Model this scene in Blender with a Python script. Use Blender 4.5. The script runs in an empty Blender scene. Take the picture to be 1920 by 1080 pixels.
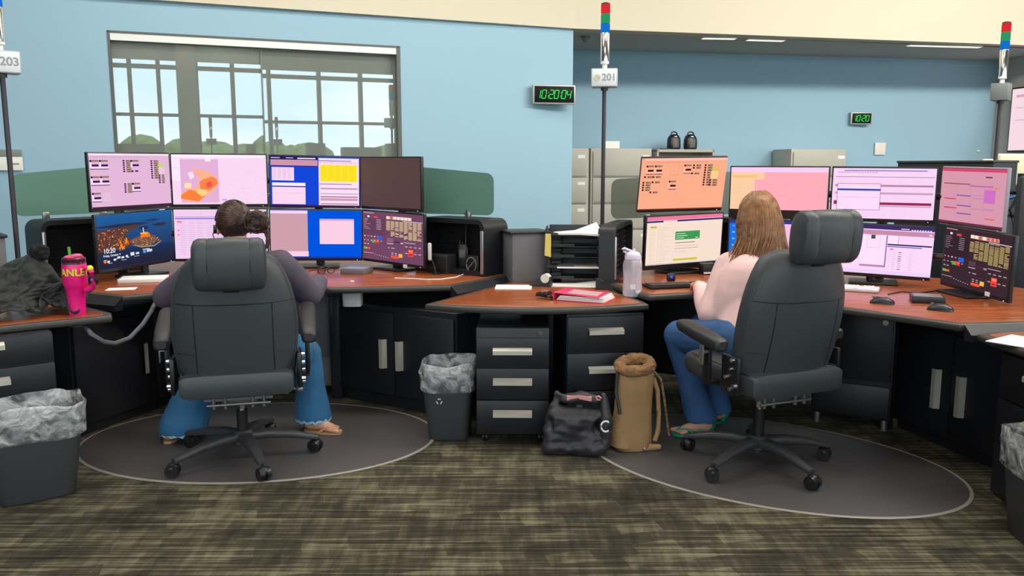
import bpy, bmesh, math, random
from mathutils import Vector, Matrix, noise
random.seed(7)
R = math.radians
C = bpy.context.scene.collection
S = bpy.context.scene

# ------------------------------------------------------------------ camera
FPX, HC, TH = 1560.0, 1.40, math.atan(230/1560)
cam_d = bpy.data.cameras.new('camera'); cam = bpy.data.objects.new('camera', cam_d); C.objects.link(cam)
cam_d.sensor_width = 36; cam_d.lens = 36*FPX/1920; cam_d.clip_start = .02
cam.location = (0, 0, HC); cam.rotation_euler = (R(90)-TH, 0, 0)
S.camera = cam
cT, sT = math.cos(TH), math.sin(TH)
def ray(x, y):
    u, v = (x-960)/FPX, (540-y)/FPX
    return Vector((u, cT+v*sT, -sT+v*cT))
def atz(x, y, z):            # point of the photograph on a level plane
    r = ray(x, y); return Vector((0, 0, HC))+r*((z-HC)/r.z)
def aty(x, y, Y):            # point of the photograph at a known distance
    r = ray(x, y); return Vector((0, 0, HC))+r*(Y/r.y)

# ------------------------------------------------------------------ view, world, ceiling lamps
vs = S.view_settings; vs.view_transform = 'Standard'; vs.look = 'None'; vs.exposure = 0.2; vs.gamma = 1.0; vs.use_curve_mapping = False
S.cycles.use_denoising = True; S.cycles.max_bounces = 8; S.cycles.sample_clamp_indirect = 4.0
W = bpy.data.worlds.new('sky'); S.world = W; W.use_nodes = True
wn, wl = W.node_tree.nodes, W.node_tree.links
wbg = wn['Background']; wtc = wn.new('ShaderNodeTexCoord'); wmp = wn.new('ShaderNodeMapping'); wmp.inputs['Scale'].default_value = (1.5, 1.5, 7)
wno = wn.new('ShaderNodeTexNoise'); wno.inputs['Scale'].default_value = 2.2; wno.inputs['Detail'].default_value = 6
wrp = wn.new('ShaderNodeValToRGB'); wrp.color_ramp.elements[0].position = .38; wrp.color_ramp.elements[1].position = .62
wrp.color_ramp.elements[0].color = (.62, .80, .93, 1); wrp.color_ramp.elements[1].color = (.95, .99, 1, 1)
wl.new(wtc.outputs['Generated'], wmp.inputs[0]); wl.new(wmp.outputs[0], wno.inputs['Vector']); wl.new(wno.outputs[0], wrp.inputs[0])
wl.new(wrp.outputs[0], wbg.inputs[0]); wbg.inputs[1].default_value = 4.2
def area(name, loc, size, power, col=(1, .965, .90), rot=(0, 0, 0)):
    d = bpy.data.lights.new(name, 'AREA'); d.shape = 'RECTANGLE'; d.size, d.size_y = size; d.energy = power; d.color = col
    o = bpy.data.objects.new(name, d); C.objects.link(o); o.location = loc; o.rotation_euler = rot; return o
area('ceiling_lamp', (-2.6, 2.4, 4.12), (2.6, .9), 40)
area('ceiling_lamp', (1.6, 2.2, 4.12), (2.6, .9), 40)
area('ceiling_lamp', (-1.0, 4.6, 4.12), (2.6, .7), 55)
area('ceiling_lamp', (2.4, 4.6, 4.12), (2.6, .7), 55)
area('ceiling_lamp', (0, -1.2, 4.12), (4, .9), 60)

# ------------------------------------------------------------------ helpers
def lin(c):
    return tuple((v/12.92 if v <= .04045 else ((v+.055)/1.055)**2.4) for v in [k/255 for k in c])
MATS = {}
def mat(name, rgb=(128, 128, 128), rough=.5, metal=0.0, bump=0, bscale=60, spec=.5, var=0, vscale=8, stretch=(1, 1, 1), **kw):
    if name in MATS: return MATS[name]
    m = bpy.data.materials.new(name); m.use_nodes = True; n, l = m.node_tree.nodes, m.node_tree.links
    b = n['Principled BSDF']; c = lin(rgb)
    b.inputs['Base Color'].default_value = (*c, 1); b.inputs['Roughness'].default_value = rough
    b.inputs['Metallic'].default_value = metal; b.inputs['Specular IOR Level'].default_value = spec
    for k, v in kw.items(): b.inputs[k.replace('_', ' ')].default_value = v
    tc = n.new('ShaderNodeTexCoord'); mp = n.new('ShaderNodeMapping'); mp.inputs['Scale'].default_value = stretch
    l.new(tc.outputs['Object'], mp.inputs[0])
    if bump:
        t = n.new('ShaderNodeTexNoise'); t.inputs['Scale'].default_value = bscale; t.inputs['Detail'].default_value = 3
        u = n.new('ShaderNodeBump'); u.inputs['Strength'].default_value = bump; u.inputs['Distance'].default_value = .01
        l.new(mp.outputs[0], t.inputs['Vector']); l.new(t.outputs[0], u.inputs['Height']); l.new(u.outputs[0], b.inputs['Normal'])
    if var:
        t = n.new('ShaderNodeTexNoise'); t.inputs['Scale'].default_value = vscale; t.inputs['Detail'].default_value = 5
        x = n.new('ShaderNodeValToRGB'); x.color_ramp.elements[0].position = .3; x.color_ramp.elements[1].position = .7
        x.color_ramp.elements[0].color = (*[v*(1-var) for v in c], 1); x.color_ramp.elements[1].color = (*[min(1, v*(1+var)) for v in c], 1)
        l.new(mp.outputs[0], t.inputs['Vector']); l.new(t.outputs[0], x.inputs[0]); l.new(x.outputs[0], b.inputs['Base Color'])
    MATS[name] = m; return m
def emat(name, rgb, s=1.0):
    if name in MATS: return MATS[name]
    m = bpy.data.materials.new(name); m.use_nodes = True; n, l = m.node_tree.nodes, m.node_tree.links
    n.remove(n['Principled BSDF']); e = n.new('ShaderNodeEmission'); e.inputs[0].default_value = (*lin(rgb), 1); e.inputs[1].default_value = s
    l.new(e.outputs[0], n['Material Output'].inputs[0]); MATS[name] = m; return m

class MB:
    def __init__(s): s.bm = bmesh.new()
    def merge(s, t, M=None):
        if M is not None: bmesh.ops.transform(t, matrix=M, verts=t.verts)
        me = bpy.data.meshes.new('tmp'); t.to_mesh(me); t.free(); s.bm.from_mesh(me); bpy.data.meshes.remove(me); return s
    def box(s, c, size, rz=0, bev=0, seg=2, M=None):
        t = bmesh.new(); bmesh.ops.create_cube(t, size=1); bmesh.ops.scale(t, vec=size, verts=t.verts)
        if bev: bmesh.ops.bevel(t, geom=t.edges[:], offset=min(bev, min(size)*.49), segments=seg, profile=.5, affect='EDGES')
        T = Matrix.Translation(c) @ Matrix.Rotation(rz, 4, 'Z')
        return s.merge(t, (M @ T) if M is not None else T)
    def cyl(s, p0, p1, r0, r1=None, seg=16):
        p0, p1 = Vector(p0), Vector(p1); r1 = r0 if r1 is None else r1; d = p1-p0
        t = bmesh.new(); bmesh.ops.create_cone(t, cap_ends=True, segments=seg, radius1=r0, radius2=r1, depth=d.length)
        q = Vector((0, 0, 1)).rotation_difference(d.normalized()).to_matrix().to_4x4()
        return s.merge(t, Matrix.Translation((p0+p1)/2) @ q)
    def ball(s, c, r, seg=16, M=None):
        if not isinstance(r, (tuple, list)): r = (r, r, r)
        t = bmesh.new(); bmesh.ops.create_uvsphere(t, u_segments=seg, v_segments=max(6, seg//2), radius=1); bmesh.ops.scale(t, vec=r, verts=t.verts)
        return s.merge(t, Matrix.Translation(c) @ (M or Matrix()))
    def loft(s, rings, cap=True, closed=True):
        vv = [[s.bm.verts.new(p) for p in r] for r in rings]; n = len(rings[0])
        for a, b in zip(vv, vv[1:]):
            for i in range(n if closed else n-1):
                j = (i+1) % n
                try: s.bm.faces.new((a[i], a[j], b[j], b[i]))
                except ValueError: pass
        if cap:
            s.bm.faces.new(vv[0][::-1]); s.bm.faces.new(vv[-1])
        return s
    def tube(s, pts, r, seg=8):
        pts = [Vector(p) for p in pts]; rings = []; up = Vector((0, 0, 1))
        for i, p in enumerate(pts):
            d = (pts[min(i+1, len(pts)-1)]-pts[max(i-1, 0)]).normalized()
            a = d.cross(up)
            if a.length < .05: a = d.cross(Vector((1, 0, 0)))
            a.normalize(); b = d.cross(a).normalized(); rr = r[i] if isinstance(r, (list, tuple)) else r
            rings.append([p+a*rr*math.cos(2*math.pi*k/seg)+b*rr*math.sin(2*math.pi*k/seg) for k in range(seg)])
        return s.loft(rings)
    def lathe(s, prof, c=(0, 0, 0), seg=24, sx=1, sy=1):
        c = Vector(c)
        return s.loft([[c+Vector((r*sx*math.cos(2*math.pi*k/seg), r*sy*math.sin(2*math.pi*k/seg), z)) for k in range(seg)] for r, z in prof])
    def prism(s, poly, z0, z1, bev=0):
        t = bmesh.new(); lo = [t.verts.new((x, y, z0)) for x, y in poly]; hi = [t.verts.new((x, y, z1)) for x, y in poly]; n = len(poly)
        t.faces.new(lo[::-1]); top = t.faces.new(hi)
        for i in range(n): t.faces.new((lo[i], lo[(i+1) % n], hi[(i+1) % n], hi[i]))
        bmesh.ops.recalc_face_normals(t, faces=t.faces[:])
        if bev:
            e = [e for e in t.edges if abs(e.verts[0].co.z-e.verts[1].co.z) < 1e-6]
            bmesh.ops.bevel(t, geom=e, offset=bev, segments=3, profile=.5, affect='EDGES')
        return s.merge(t)
    def face(s, pts):
        s.bm.faces.new([s.bm.verts.new(p) for p in pts]); return s
    def xf(s, M): bmesh.ops.transform(s.bm, matrix=M, verts=s.bm.verts); return s
    def build(s, name, m, parent=None, smooth=True, loc=None, rz=0):
        bmesh.ops.recalc_face_normals(s.bm, faces=s.bm.faces[:]) if smooth != 'keep' else None
        me = bpy.data.meshes.new(name); s.bm.to_mesh(me); s.bm.free()
        for k in (m if isinstance(m, (list, tuple)) else [m]): me.materials.append(k)
        if smooth:
            me.polygons.foreach_set('use_smooth', [True]*len(me.polygons)); me.set_sharp_from_angle(angle=R(38))
        o = bpy.data.objects.new(name, me); C.objects.link(o)
        if parent: o.parent = parent
        if loc is not None: o.location = loc
        o.rotation_euler.z = rz
        return o
def tag(o, label=None, cat=None, group=None, kind=None):
    if label: o['label'] = label
    if cat: o['category'] = cat
    if group: o['group'] = group
    if kind: o['kind'] = kind
    return o
def thing(name, label, cat, loc=(0, 0, 0), rz=0, group=None):
    o = bpy.data.objects.new(name, None); C.objects.link(o); o.empty_display_size = .1
    o.location = loc; o.rotation_euler = (0, 0, rz); return tag(o, label, cat, group)
def struct(o): o['kind'] = 'structure'; return o
def dup(root, loc, rz, label, group=None):
    r = root.copy(); C.objects.link(r); r.location = loc; r.rotation_euler = (0, 0, rz); r['label'] = label
    if group: r['group'] = group
    for ch in list(root.children):
        c = ch.copy(); C.objects.link(c); c.parent = r
        for g in ch.children:
            d = g.copy(); C.objects.link(d); d.parent = c
    return r
def sup(rx, ry, n, k, seg):   # superellipse point
    a = 2*math.pi*k/seg; c, s_ = math.cos(a), math.sin(a)
    return rx*math.copysign(abs(c)**(2/n), c), ry*math.copysign(abs(s_)**(2/n), s_)
def text_mesh(txt, size, depth=.001, shear=0, align='CENTER', bold=0):
    cu = bpy.data.curves.new('txt', 'FONT'); cu.body = txt; cu.size = size; cu.extrude = depth; cu.shear = shear; cu.offset = bold; cu.align_x = align; cu.align_y = 'CENTER'
    o = bpy.data.objects.new('txt', cu); C.objects.link(o); dg = bpy.context.evaluated_depsgraph_get(); dg.update()
    me = bpy.data.meshes.new_from_object(o.evaluated_get(dg)); bpy.data.objects.remove(o); bpy.data.curves.remove(cu); return me
def text(name, txt, size, m, parent, M, depth=.001, shear=0, bend=None, bold=0):
    me = text_mesh(txt, size, depth, shear, bold=bold); me.materials.clear(); me.materials.append(m); me.transform(M) if bend is None else None
    if bend:                                     # wrap round a vertical cylinder: bend = (radius, height, start angle)
        for v in me.vertices:
            a = bend[2]+v.co.x/bend[0]; rr = bend[0]+.0006+v.co.z
            v.co = Vector((rr*math.cos(a), rr*math.sin(a), bend[1]+v.co.y))
    o = bpy.data.objects.new(name, me); C.objects.link(o); o.parent = parent; return o

# soft bodies: union of tapered capsules and ellipsoids grown into one smooth skin
def cap(t, p0, r0, p1, r1, seg=14):
    p0, p1 = Vector(p0), Vector(p1); d = p1-p0
    if d.length < 1e-5: d = Vector((0, 0, 1e-4)); p1 = p0+d
    q = Vector((0, 0, 1)).rotation_difference(d.normalized()); prof = []
    for i in range(1, 6): a = -math.pi/2+i*math.pi/10; prof.append((r0*math.cos(a), r0*math.sin(a)))
    prof.append((r0, 0))
    L = d.length; prof[-1] = (r0, 0.0)
    for i in range(0, 5): a = i*math.pi/10; prof.append((r1*math.cos(a), L+r1*math.sin(a)))
    rings = [[p0+q @ Vector((r*math.cos(2*math.pi*k/seg), r*math.sin(2*math.pi*k/seg), z)) for k in range(seg)] for r, z in prof if r > 1e-5]
    vv = [[t.verts.new(p) for p in r] for r in rings]
    for a, b in zip(vv, vv[1:]):
        for i in range(seg): j = (i+1) % seg; t.faces.new((a[i], a[j], b[j], b[i]))
    t.faces.new(vv[0][::-1]); t.faces.new(vv[-1])
def blob(name, prims, m, parent=None, voxel=.008, it=6, disp=0, dscale=10, loc=None, fn=None, M=None):
    t = bmesh.new()
    for p in prims:
        if p[0] == 'c': cap(t, *p[1:])
        elif p[0] == 'chain':
            for a, b in zip(p[1], p[1][1:]): cap(t, a[0], a[1], b[0], b[1])
        elif p[0] == 'b':
            u = MB().box(p[1], p[2], p[3] if len(p) > 3 else 0).bm; me = bpy.data.meshes.new('t'); u.to_mesh(me); u.free(); t.from_mesh(me)
        else:
            u = bmesh.new(); bmesh.ops.create_uvsphere(u, u_segments=20, v_segments=12, radius=1); bmesh.ops.scale(u, vec=p[2], verts=u.verts)
            bmesh.ops.transform(u, matrix=Matrix.Translation(p[1]) @ (p[3] if len(p) > 3 else Matrix()), verts=u.verts)
            me = bpy.data.meshes.new('t'); u.to_mesh(me); u.free(); t.from_mesh(me)
    bmesh.ops.recalc_face_normals(t, faces=t.faces[:])
    me = bpy.data.meshes.new(name); t.to_mesh(me); t.free(); o = bpy.data.objects.new(name, me); C.objects.link(o)
    r = o.modifiers.new('r', 'REMESH'); r.mode = 'VOXEL'; r.voxel_size = voxel
    s_ = o.modifiers.new('s', 'SMOOTH'); s_.iterations = it; s_.factor = .6
    dg = bpy.context.evaluated_depsgraph_get(); dg.update(); me2 = bpy.data.meshes.new_from_object(o.evaluated_get(dg))
    o.modifiers.clear(); o.data = me2; bpy.data.meshes.remove(me); me2.name = name; me2.materials.clear(); me2.materials.append(m)
    if disp or fn:
        nn = [v.normal.copy() for v in me2.vertices]
        for v, k in zip(me2.vertices, nn):
            if disp: v.co += k*disp*(noise.noise(v.co*dscale)+.5*noise.noise(v.co*dscale*2.3))
            if fn: v.co = fn(v.co, k)
    if M is not None: me2.transform(M)
    me2.polygons.foreach_set('use_smooth', [True]*len(me2.polygons))
    if parent: o.parent = parent
    if loc is not None: o.location = loc
    return o
def rotx(a): return Matrix.Rotation(a, 4, 'X')
def roty(a): return Matrix.Rotation(a, 4, 'Y')
def rotz(a): return Matrix.Rotation(a, 4, 'Z')
def TR(*v): return Matrix.Translation(v)

# ------------------------------------------------------------------ materials
M_blue = mat('blue_paint', (146, 180, 197), .75, bump=.03, bscale=300)
M_cream = mat('cream_paint', (204, 195, 174), .8)
M_greyceil = mat('grey_ceiling_paint', (178, 176, 170), .85)
M_greywall = mat('grey_paint', (178, 172, 162), .85)
M_black = mat('black_laminate', (24, 25, 30), .42, bump=.05, bscale=400)
M_blackp = mat('black_plastic', (26, 26, 29), .38)
M_edge = mat('dark_edge_band', (58, 56, 52), .4)
M_gun = mat('gunmetal_fabric', (102, 102, 104), .7, bump=.2, bscale=600)
M_alu = mat('aluminium', (190, 190, 188), .32, .9)
M_chrome = mat('chrome', (225, 225, 228), .12, 1)
M_nickel = mat('brushed_nickel', (212, 206, 192), .38, .55)
M_wood = mat('cherry_wood', (150, 78, 40), .26, var=.34, vscale=5, stretch=(1, 9, 1), spec=.5)
M_leather = mat('black_leather', (60, 64, 66), .40, bump=.18, bscale=260, spec=.5)
M_steel = mat('putty_steel', (172, 166, 154), .5)
M_white = mat('white_paper', (236, 234, 228), .8)
M_whitep = mat('white_plastic', (226, 226, 222), .4)
M_grey = mat('grey_plastic', (112, 112, 114), .5)
M_yellow = mat('yellow_paper', (226, 208, 110), .8)
M_pink = mat('pink_vinyl', (226, 52, 100), .35)
M_cord = mat('black_cord', (22, 22, 24), .5)
M_skin = mat('skin', (214, 160, 132), .5, Subsurface_Weight=.08)
def carpet():
    m = bpy.data.materials.new('carpet'); m.use_nodes = True; n, l = m.node_tree.nodes, m.node_tree.links; b = n['Principled BSDF']
    b.inputs['Roughness'].default_value = .95; b.inputs['Specular IOR Level'].default_value = .1
    tc = n.new('ShaderNodeTexCoord')
    def streak(sc, scale, seedloc):
        mp = n.new('ShaderNodeMapping'); mp.inputs['Scale'].default_value = sc; mp.inputs['Location'].default_value = seedloc; mp.inputs['Rotation'].default_value = (0, 0, R(-15))
        t = n.new('ShaderNodeTexNoise'); t.inputs['Scale'].default_value = scale; t.inputs['Detail'].default_value = 3; t.inputs['Roughness'].default_value = .6
        l.new(tc.outputs['Object'], mp.inputs[0]); l.new(mp.outputs[0], t.inputs['Vector']); return t
    a = streak((1.3, 62, 1), 1, (0, 0, 0)); c = streak((22, 3.2, 1), 1, (3, 7, 0)); d = streak((2.2, 3.2, 1), 1.6, (9, 1, 0)); f = streak((1, 1, 1), 420, (0, 0, 0)); g = streak((2.5, 150, 1), 1, (5, 2, 0))
    br = n.new('ShaderNodeTexBrick'); br.offset = .43; br.inputs['Scale'].default_value = 1; br.inputs['Brick Width'].default_value = .17; br.inputs['Row Height'].default_value = .085
    br.inputs['Mortar Size'].default_value = 0; br.inputs['Color1'].default_value = (.0, .0, .0, 1); br.inputs['Color2'].default_value = (1, 1, 1, 1); br.inputs['Bias'].default_value = 0
    mp = n.new('ShaderNodeMapping'); mp.inputs['Rotation'].default_value = (0, 0, R(-15)); l.new(tc.outputs['Object'], mp.inputs[0]); l.new(mp.outputs[0], br.inputs['Vector'])
    prev = None
    for src, k in ((a.outputs[0], .95), (g.outputs[0], .5), (br.outputs['Color'], .16), (c.outputs[0], .42), (d.outputs[0], .45), (f.outputs[0], .35)):
        q = n.new('ShaderNodeMath'); q.operation = 'MULTIPLY_ADD'; q.inputs[1].default_value = k; l.new(src, q.inputs[0]); q.inputs[2].default_value = 0
        if prev: l.new(prev.outputs[0], q.inputs[2])
        prev = q
    ae = n.new('ShaderNodeMath'); ae.operation = 'MULTIPLY_ADD'; ae.inputs[1].default_value = 1.55; ae.inputs[2].default_value = -1.65; l.new(prev.outputs[0], ae.inputs[0])
    rp = n.new('ShaderNodeValToRGB'); e = rp.color_ramp.elements; e[0].position = .15; e[0].color = (*lin((40, 36, 33)), 1); e[1].position = .95; e[1].color = (*lin((126, 120, 97)), 1)
    x = e.new(.55); x.color = (*lin((70, 65, 53)), 1)
    l.new(ae.outputs[0], rp.inputs[0]); l.new(rp.outputs[0], b.inputs['Base Color'])
    u = n.new('ShaderNodeBump'); u.inputs['Strength'].default_value = .35; u.inputs['Distance'].default_value = .004; l.new(f.outputs[0], u.inputs['Height']); l.new(u.outputs[0], b.inputs['Normal'])
    return m
M_carpet = carpet()
def glassmat(name, rgb, alpha, rough=.25):
    return mat(name, rgb, rough, Alpha=alpha)
M_frost = glassmat('frosted_green_glass', (98, 138, 122), .86, .4)
M_frost2 = glassmat('smoked_glass', (96, 104, 90), .74, .3)
def mirror_mat():
    m = bpy.data.materials.new('dark_reflective_glass'); m.use_nodes = True; n, l = m.node_tree.nodes, m.node_tree.links; b = n['Principled BSDF']
    b.inputs['Base Color'].default_value = (.16, .18, .155, 1); b.inputs['Roughness'].default_value = .5
    g = n.new('ShaderNodeBsdfGlossy'); g.inputs['Roughness'].default_value = 0.0; g.inputs['Color'].default_value = (.86, .92, .90, 1)
    x = n.new('ShaderNodeMixShader'); x.inputs[0].default_value = .205
    l.new(b.outputs[0], x.inputs[1]); l.new(g.outputs[0], x.inputs[2]); l.new(x.outputs[0], n['Material Output'].inputs[0]); return m
M_mirror = mirror_mat()

# ------------------------------------------------------------------ the room
ZF = 2.75                                             # underside of the cream fascia
pA1, pA0 = atz(1075, 55, ZF), atz(265, 0, ZF)
uA = (pA1-pA0).normalized(); nA = Vector((uA.y, -uA.x, 0))   # nA points into the room
zA = Vector((0, 0, 1))
def onA(x, y, off=0):                                 # photograph point on wall A moved off into the room
    r = ray(x, y); o = Vector((0, 0, HC)); t = (pA1+nA*off-o).dot(nA)/r.dot(nA); return o+r*t
def Aframe(u, w, z): return pA1+uA*u+nA*w+zA*(z-ZF)   # u along wall from the corner, w into the room
MA = Matrix(((uA.x, nA.x, 0, pA1.x), (uA.y, nA.y, 0, pA1.y), (0, 0, 1, 0), (0, 0, 0, 1)))  # local (u,w,z) -> world
def inA(p): q = p-pA1; return q.dot(uA), q.dot(nA), p.z
camw = (Vector((0, 0, 0))-pA1).dot(nA); LA = -15; DR = camw+2.5
pB0, pB1 = atz(1075, 93, ZF), atz(1870, 114, ZF)
uB = (pB1-pB0).normalized(); nB = Vector((uB.y, -uB.x, 0))
def onB(x, y, off=0):
    r = ray(x, y); o = Vector((0, 0, HC)); t = (pB1+nB*off-o).dot(nB)/r.dot(nB); return o+r*t
pF1 = atz(1920, 86, ZF); uF = (pF1-pA1).normalized()
ZC = 4.2
struct(MB().box((0, 0, -.05), (34, 34, .1)).build('floor', M_carpet, smooth=False))
# blue wall with its window opening
wl_t, wr_t = onA(200, 55), onA(750, 88)
u0, u1 = inA(wl_t)[0], inA(wr_t)[0]; zt = (wl_t.z+wr_t.z)/2; zb = 1.02
b = MB()
def abox(mb, ua, ub, wa, wb, za, zb_, bev=0):
    return mb.box(((ua+ub)/2, (wa+wb)/2, (za+zb_)/2), (abs(ub-ua), abs(wb-wa), abs(zb_-za)), bev=bev, M=MA)
abox(b, LA, u0, -.15, 0, 0, ZC); abox(b, u1, 0, -.15, 0, 0, ZC); abox(b, u0, u1, -.15, 0, 0, zb); abox(b, u0, u1, -.15, 0, zt, ZC)
struct(b.build('wall_left', M_blue, smooth=False))
# cream fascia over the blue wall and over the alcove opening
b = MB(); abox(b, LA, .02, 0, .05, ZF, ZC)
q = pA1+uF*13.0
b.loft([[pA1+nA*.05+zA*0, q+nA*.05, q+nA*.05+zA*(ZC-ZF), pA1+nA*.05+zA*(ZC-ZF)], [pA1-nA*.15, q-nA*.15, q-nA*.15+zA*(ZC-ZF), pA1-nA*.15+zA*(ZC-ZF)]])
struct(b.build('trim_1', M_cream, smooth=False))
# alcove: ceiling, back wall, side walls
b = MB(); far = pB0-uB*1.2; far2 = pB1+uB*.05; qq = pA1+uF*13.0
b.prism([(pA1.x-nA.x*.16, pA1.y-nA.y*.16), (qq.x, qq.y+.03), (qq.x, pB1.y+1.2), (pB0.x-1.5*uB.x, pB0.y+1)], ZF, ZF+.1)
struct(b.build('ceiling_alcove', M_greyceil, smooth=False))
def wallseg(p, q, th, z0, z1, n):
    c = (p+q)/2; d = q-p; return MB().box((c.x-n.x*th/2, c.y-n.y*th/2, (z0+z1)/2), (d.length, th, z1-z0), math.atan2(d.y, d.x))
struct(wallseg(pB0-uB*1.5, pB1+uB*.6, .12, 0, ZF+.05, nB).build('wall_back', M_blue, smooth=False))
cC = atz(1873, 114, ZF); eC = pA1+uF*6.0+Vector((0, .5, 0)); eC.z = 0
cC.z = 0; dC = (eC-cC).normalized(); nC = Vector((-dC.y, dC.x, 0)); nC = nC if nC.y < 0 else -nC
struct(wallseg(cC, eC, .12, 0, ZF, nC).build('wall_right', M_greywall, smooth=False))
eD = pA1+uF*13.0; eD.z = 0; nD = Vector((uF.y, -uF.x, 0)); struct(wallseg(eC-Vector((0, .1, 0)), eD, .12, 0, ZF, nD).build('wall_front', M_greywall, smooth=False))
sd = pA1-nA*.15; sd.z = 0
ds = (pB0-uB*1.4)-sd
struct(wallseg(sd, sd+Vector((ds.x, ds.y, 0)), .12, 0, ZF, Vector((1, 0, 0))).build('wall_alcove', M_blue, smooth=False))
b = MB(); abox(b, -17, 15, -8, DR+.2, ZC, ZC+.1); struct(b.build('ceiling', M_cream, smooth=False))
b = MB(); abox(b, 14.4, 14.55, -8, DR+.2, 0, ZC); struct(b.build('wall_east', M_greywall, smooth=False))
b = MB(); abox(b, -15.2, -15.05, -8, DR+.2, 0, ZC); struct(b.build('wall_west', M_blue, smooth=False))
# interior window: frame, white head rail, two panes of dark glass that mirror the far side of the room
us = inA(onA(495, 200))[0]
wroot = thing('window_1', 'wide interior window of dark reflective glass in blue wall', 'window'); wroot['kind'] = 'structure'
b = MB()
abox(b, u0, u1, -.09, .006, zt-.016, zt); abox(b, u0, u0+.02, -.09, .006, zb, zt); abox(b, u1-.035, u1, -.09, .006, zb, zt); abox(b, u0, u1, -.09, .006, zb, zb+.03)
b.build('window_frame', mat('dark_grey_frame', (84, 86, 82), .5), wroot, smooth=False)
b = MB(); abox(b, u0+.02, u1-.035, -.05, -.002, zt-.075, zt-.016); b.build('head_rail', M_whitep, wroot, smooth=False)
b = MB(); abox(b, us-.006, us+.006, -.075, -.055, zb, zt-.07); b.build('pane_joint', mat('grey_sealant', (120, 124, 116), .6), wroot, smooth=False)
PT = .0
for ua, ub, tilt in ((u0+.01, us, 0), (us, u1-.02, R(.26))):
    t = MB(); t.box((0, -.004, 0), (ub-ua, .008, zt-zb)); t.xf(MA @ TR((ua+ub)/2, -.07, (zt+zb)/2) @ rotx(tilt)); t.build('pane', M_mirror, wroot, smooth=False)
# far window wall behind the photographer (seen in the glass)
def virt(x, y, D):                                    # photograph point seen by reflection at distance D from the glass wall
    r = ray(x, y); o = Vector((0, 0, HC)); t = (pA1-nA*D-o).dot(nA)/r.dot(nA); p = o+r*t; u, w, z = inA(p); return u, z
b = MB(); abox(b, -16, 14, DR, DR+.2, 0, .75); abox(b, -16, 14, DR, DR+.2, 4.05, ZC)
struct(b.build('wall_rear', M_greywall, smooth=False))
us_m = [virt(x, 215, DR)[0] for x in (122, 185, 247, 301, 372, 440, 508, 602, 680, 765)]
zsh, zb1, zb2 = [virt(270, k, DR)[1] for k in (111.5, 118.5, 126.5)]; ztr = virt(270, 214, DR)[1]
b = MB()
for k in [us_m[0]-1.2*i for i in range(1, 5)]+us_m+[us_m[-1]+1.2*i for i in range(1, 8)]: abox(b, k-.04, k+.04, DR-.03, DR+.1, .75, 4.05)
abox(b, -16, 14, DR-.02, DR+.08, ztr-.03, ztr+.03); abox(b, -16, 14, DR-.02, DR+.08, zb2, zb1); abox(b, -16, 14, DR-.02, DR+.08, .72, .8)
struct(b.build('window_2', mat('mullion_grey', (88, 92, 86), .5), smooth=False))
b = MB(); abox(b, -16, 14, DR-.12, DR-.09, zsh, 4.04); sh = struct(b.build('window_3', mat('roller_shade', (150, 156, 146), .8, Transmission_Weight=0.0), smooth=False))
uc0, uc1 = virt(334, 200, DR-.4)[0], virt(371, 200, DR-.4)[0]
b = MB(); abox(b, uc0, uc1, DR-.5, DR-.25, 0, ZC); struct(b.build('trim_2', mat('column_paint', (140, 134, 120), .8), smooth=False))
pl_ = area('daylight_portal', Aframe(-2, DR+.25, 2.2), (16, 3.2), 1, (1, 1, 1)); pl_.data.cycles.is_portal = True
pl_.rotation_euler = (-nA).to_track_quat('-Z', 'Z').to_euler()
def wall_fill(u, w, z, L, power, tz, tw):  # added unseen fill light that brightens a wall, no fixture of the room
    p = Aframe(u, w, z); q = Aframe(u, tw, tz); o = area('wall_fill_light', p, (L, .35), power); d = (p-q)
    zx = d.normalized(); xx = uA.copy(); yx = zx.cross(xx).normalized(); o.rotation_euler = Matrix((xx, yx, zx)).transposed().to_euler()
wall_fill(-3.2, 1.9, 4.12, 5.5, 58, 1.9, 0); wall_fill(2.8, 1.9, 4.12, 5, 8, 2.2, 0); wall_fill(3.2, 5.2, 4.1, 6, 360, .9, -2)
# trees outside
b = MB()
for i in range(170):
    u = -60+i*.62+random.uniform(-.5, .5); p = Aframe(u, DR+55+random.uniform(-4, 4), 0)
    b.ball((p.x, p.y, random.uniform(.5, 2.6)), (random.uniform(1.5, 2.6), random.uniform(1.5, 2.6), random.uniform(1.0, 1.7)), 10)
t = b.build('treeline', mat('tree_leaves', (92, 116, 52), .9, bump=1, bscale=3, var=.45, vscale=1.5), smooth=True)
tag(t, 'line of green trees outside, mirrored low in the dark glass', 'trees', kind='stuff')
# ------------------------------------------------------------------ desks
def offset_poly(P, d):
    n = len(P); out = []
    for i in range(n):
        p0, p1, p2 = [Vector(P[(i+k) % n]) for k in (-1, 0, 1)]
        a, b_ = (p1-p0).normalized(), (p2-p1).normalized(); na, nb = Vector((-a.y, a.x)), Vector((-b_.y, b_.x)); m = (na+nb)
        m = m/max(.3, m.length_squared)*2
        out.append(tuple(p1+m*d))
    return out
def smooth_poly(pts, n=6):                             # closed Catmull-Rom through points; a third value of 1 keeps a corner sharp
    out = []; N = len(pts)
    for i in range(N):
        p0, p1, p2, p3 = [Vector(pts[(i+k) % N][:2]) for k in (-1, 0, 1, 2)]
        if len(pts[i]) > 2: p0 = p1
        if len(pts[(i+1) % N]) > 2: p3 = p2
        st = len(pts[i]) > 2 and len(pts[(i+1) % N]) > 2
        for k in range(1 if st else n):
            t = k/n
            out.append(tuple(.5*((2*p1)+(p2-p0)*t+(2*p0-5*p1+4*p2-p3)*t*t+(3*p1-p0-3*p2+p3)*t**3)))
    return out
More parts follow.
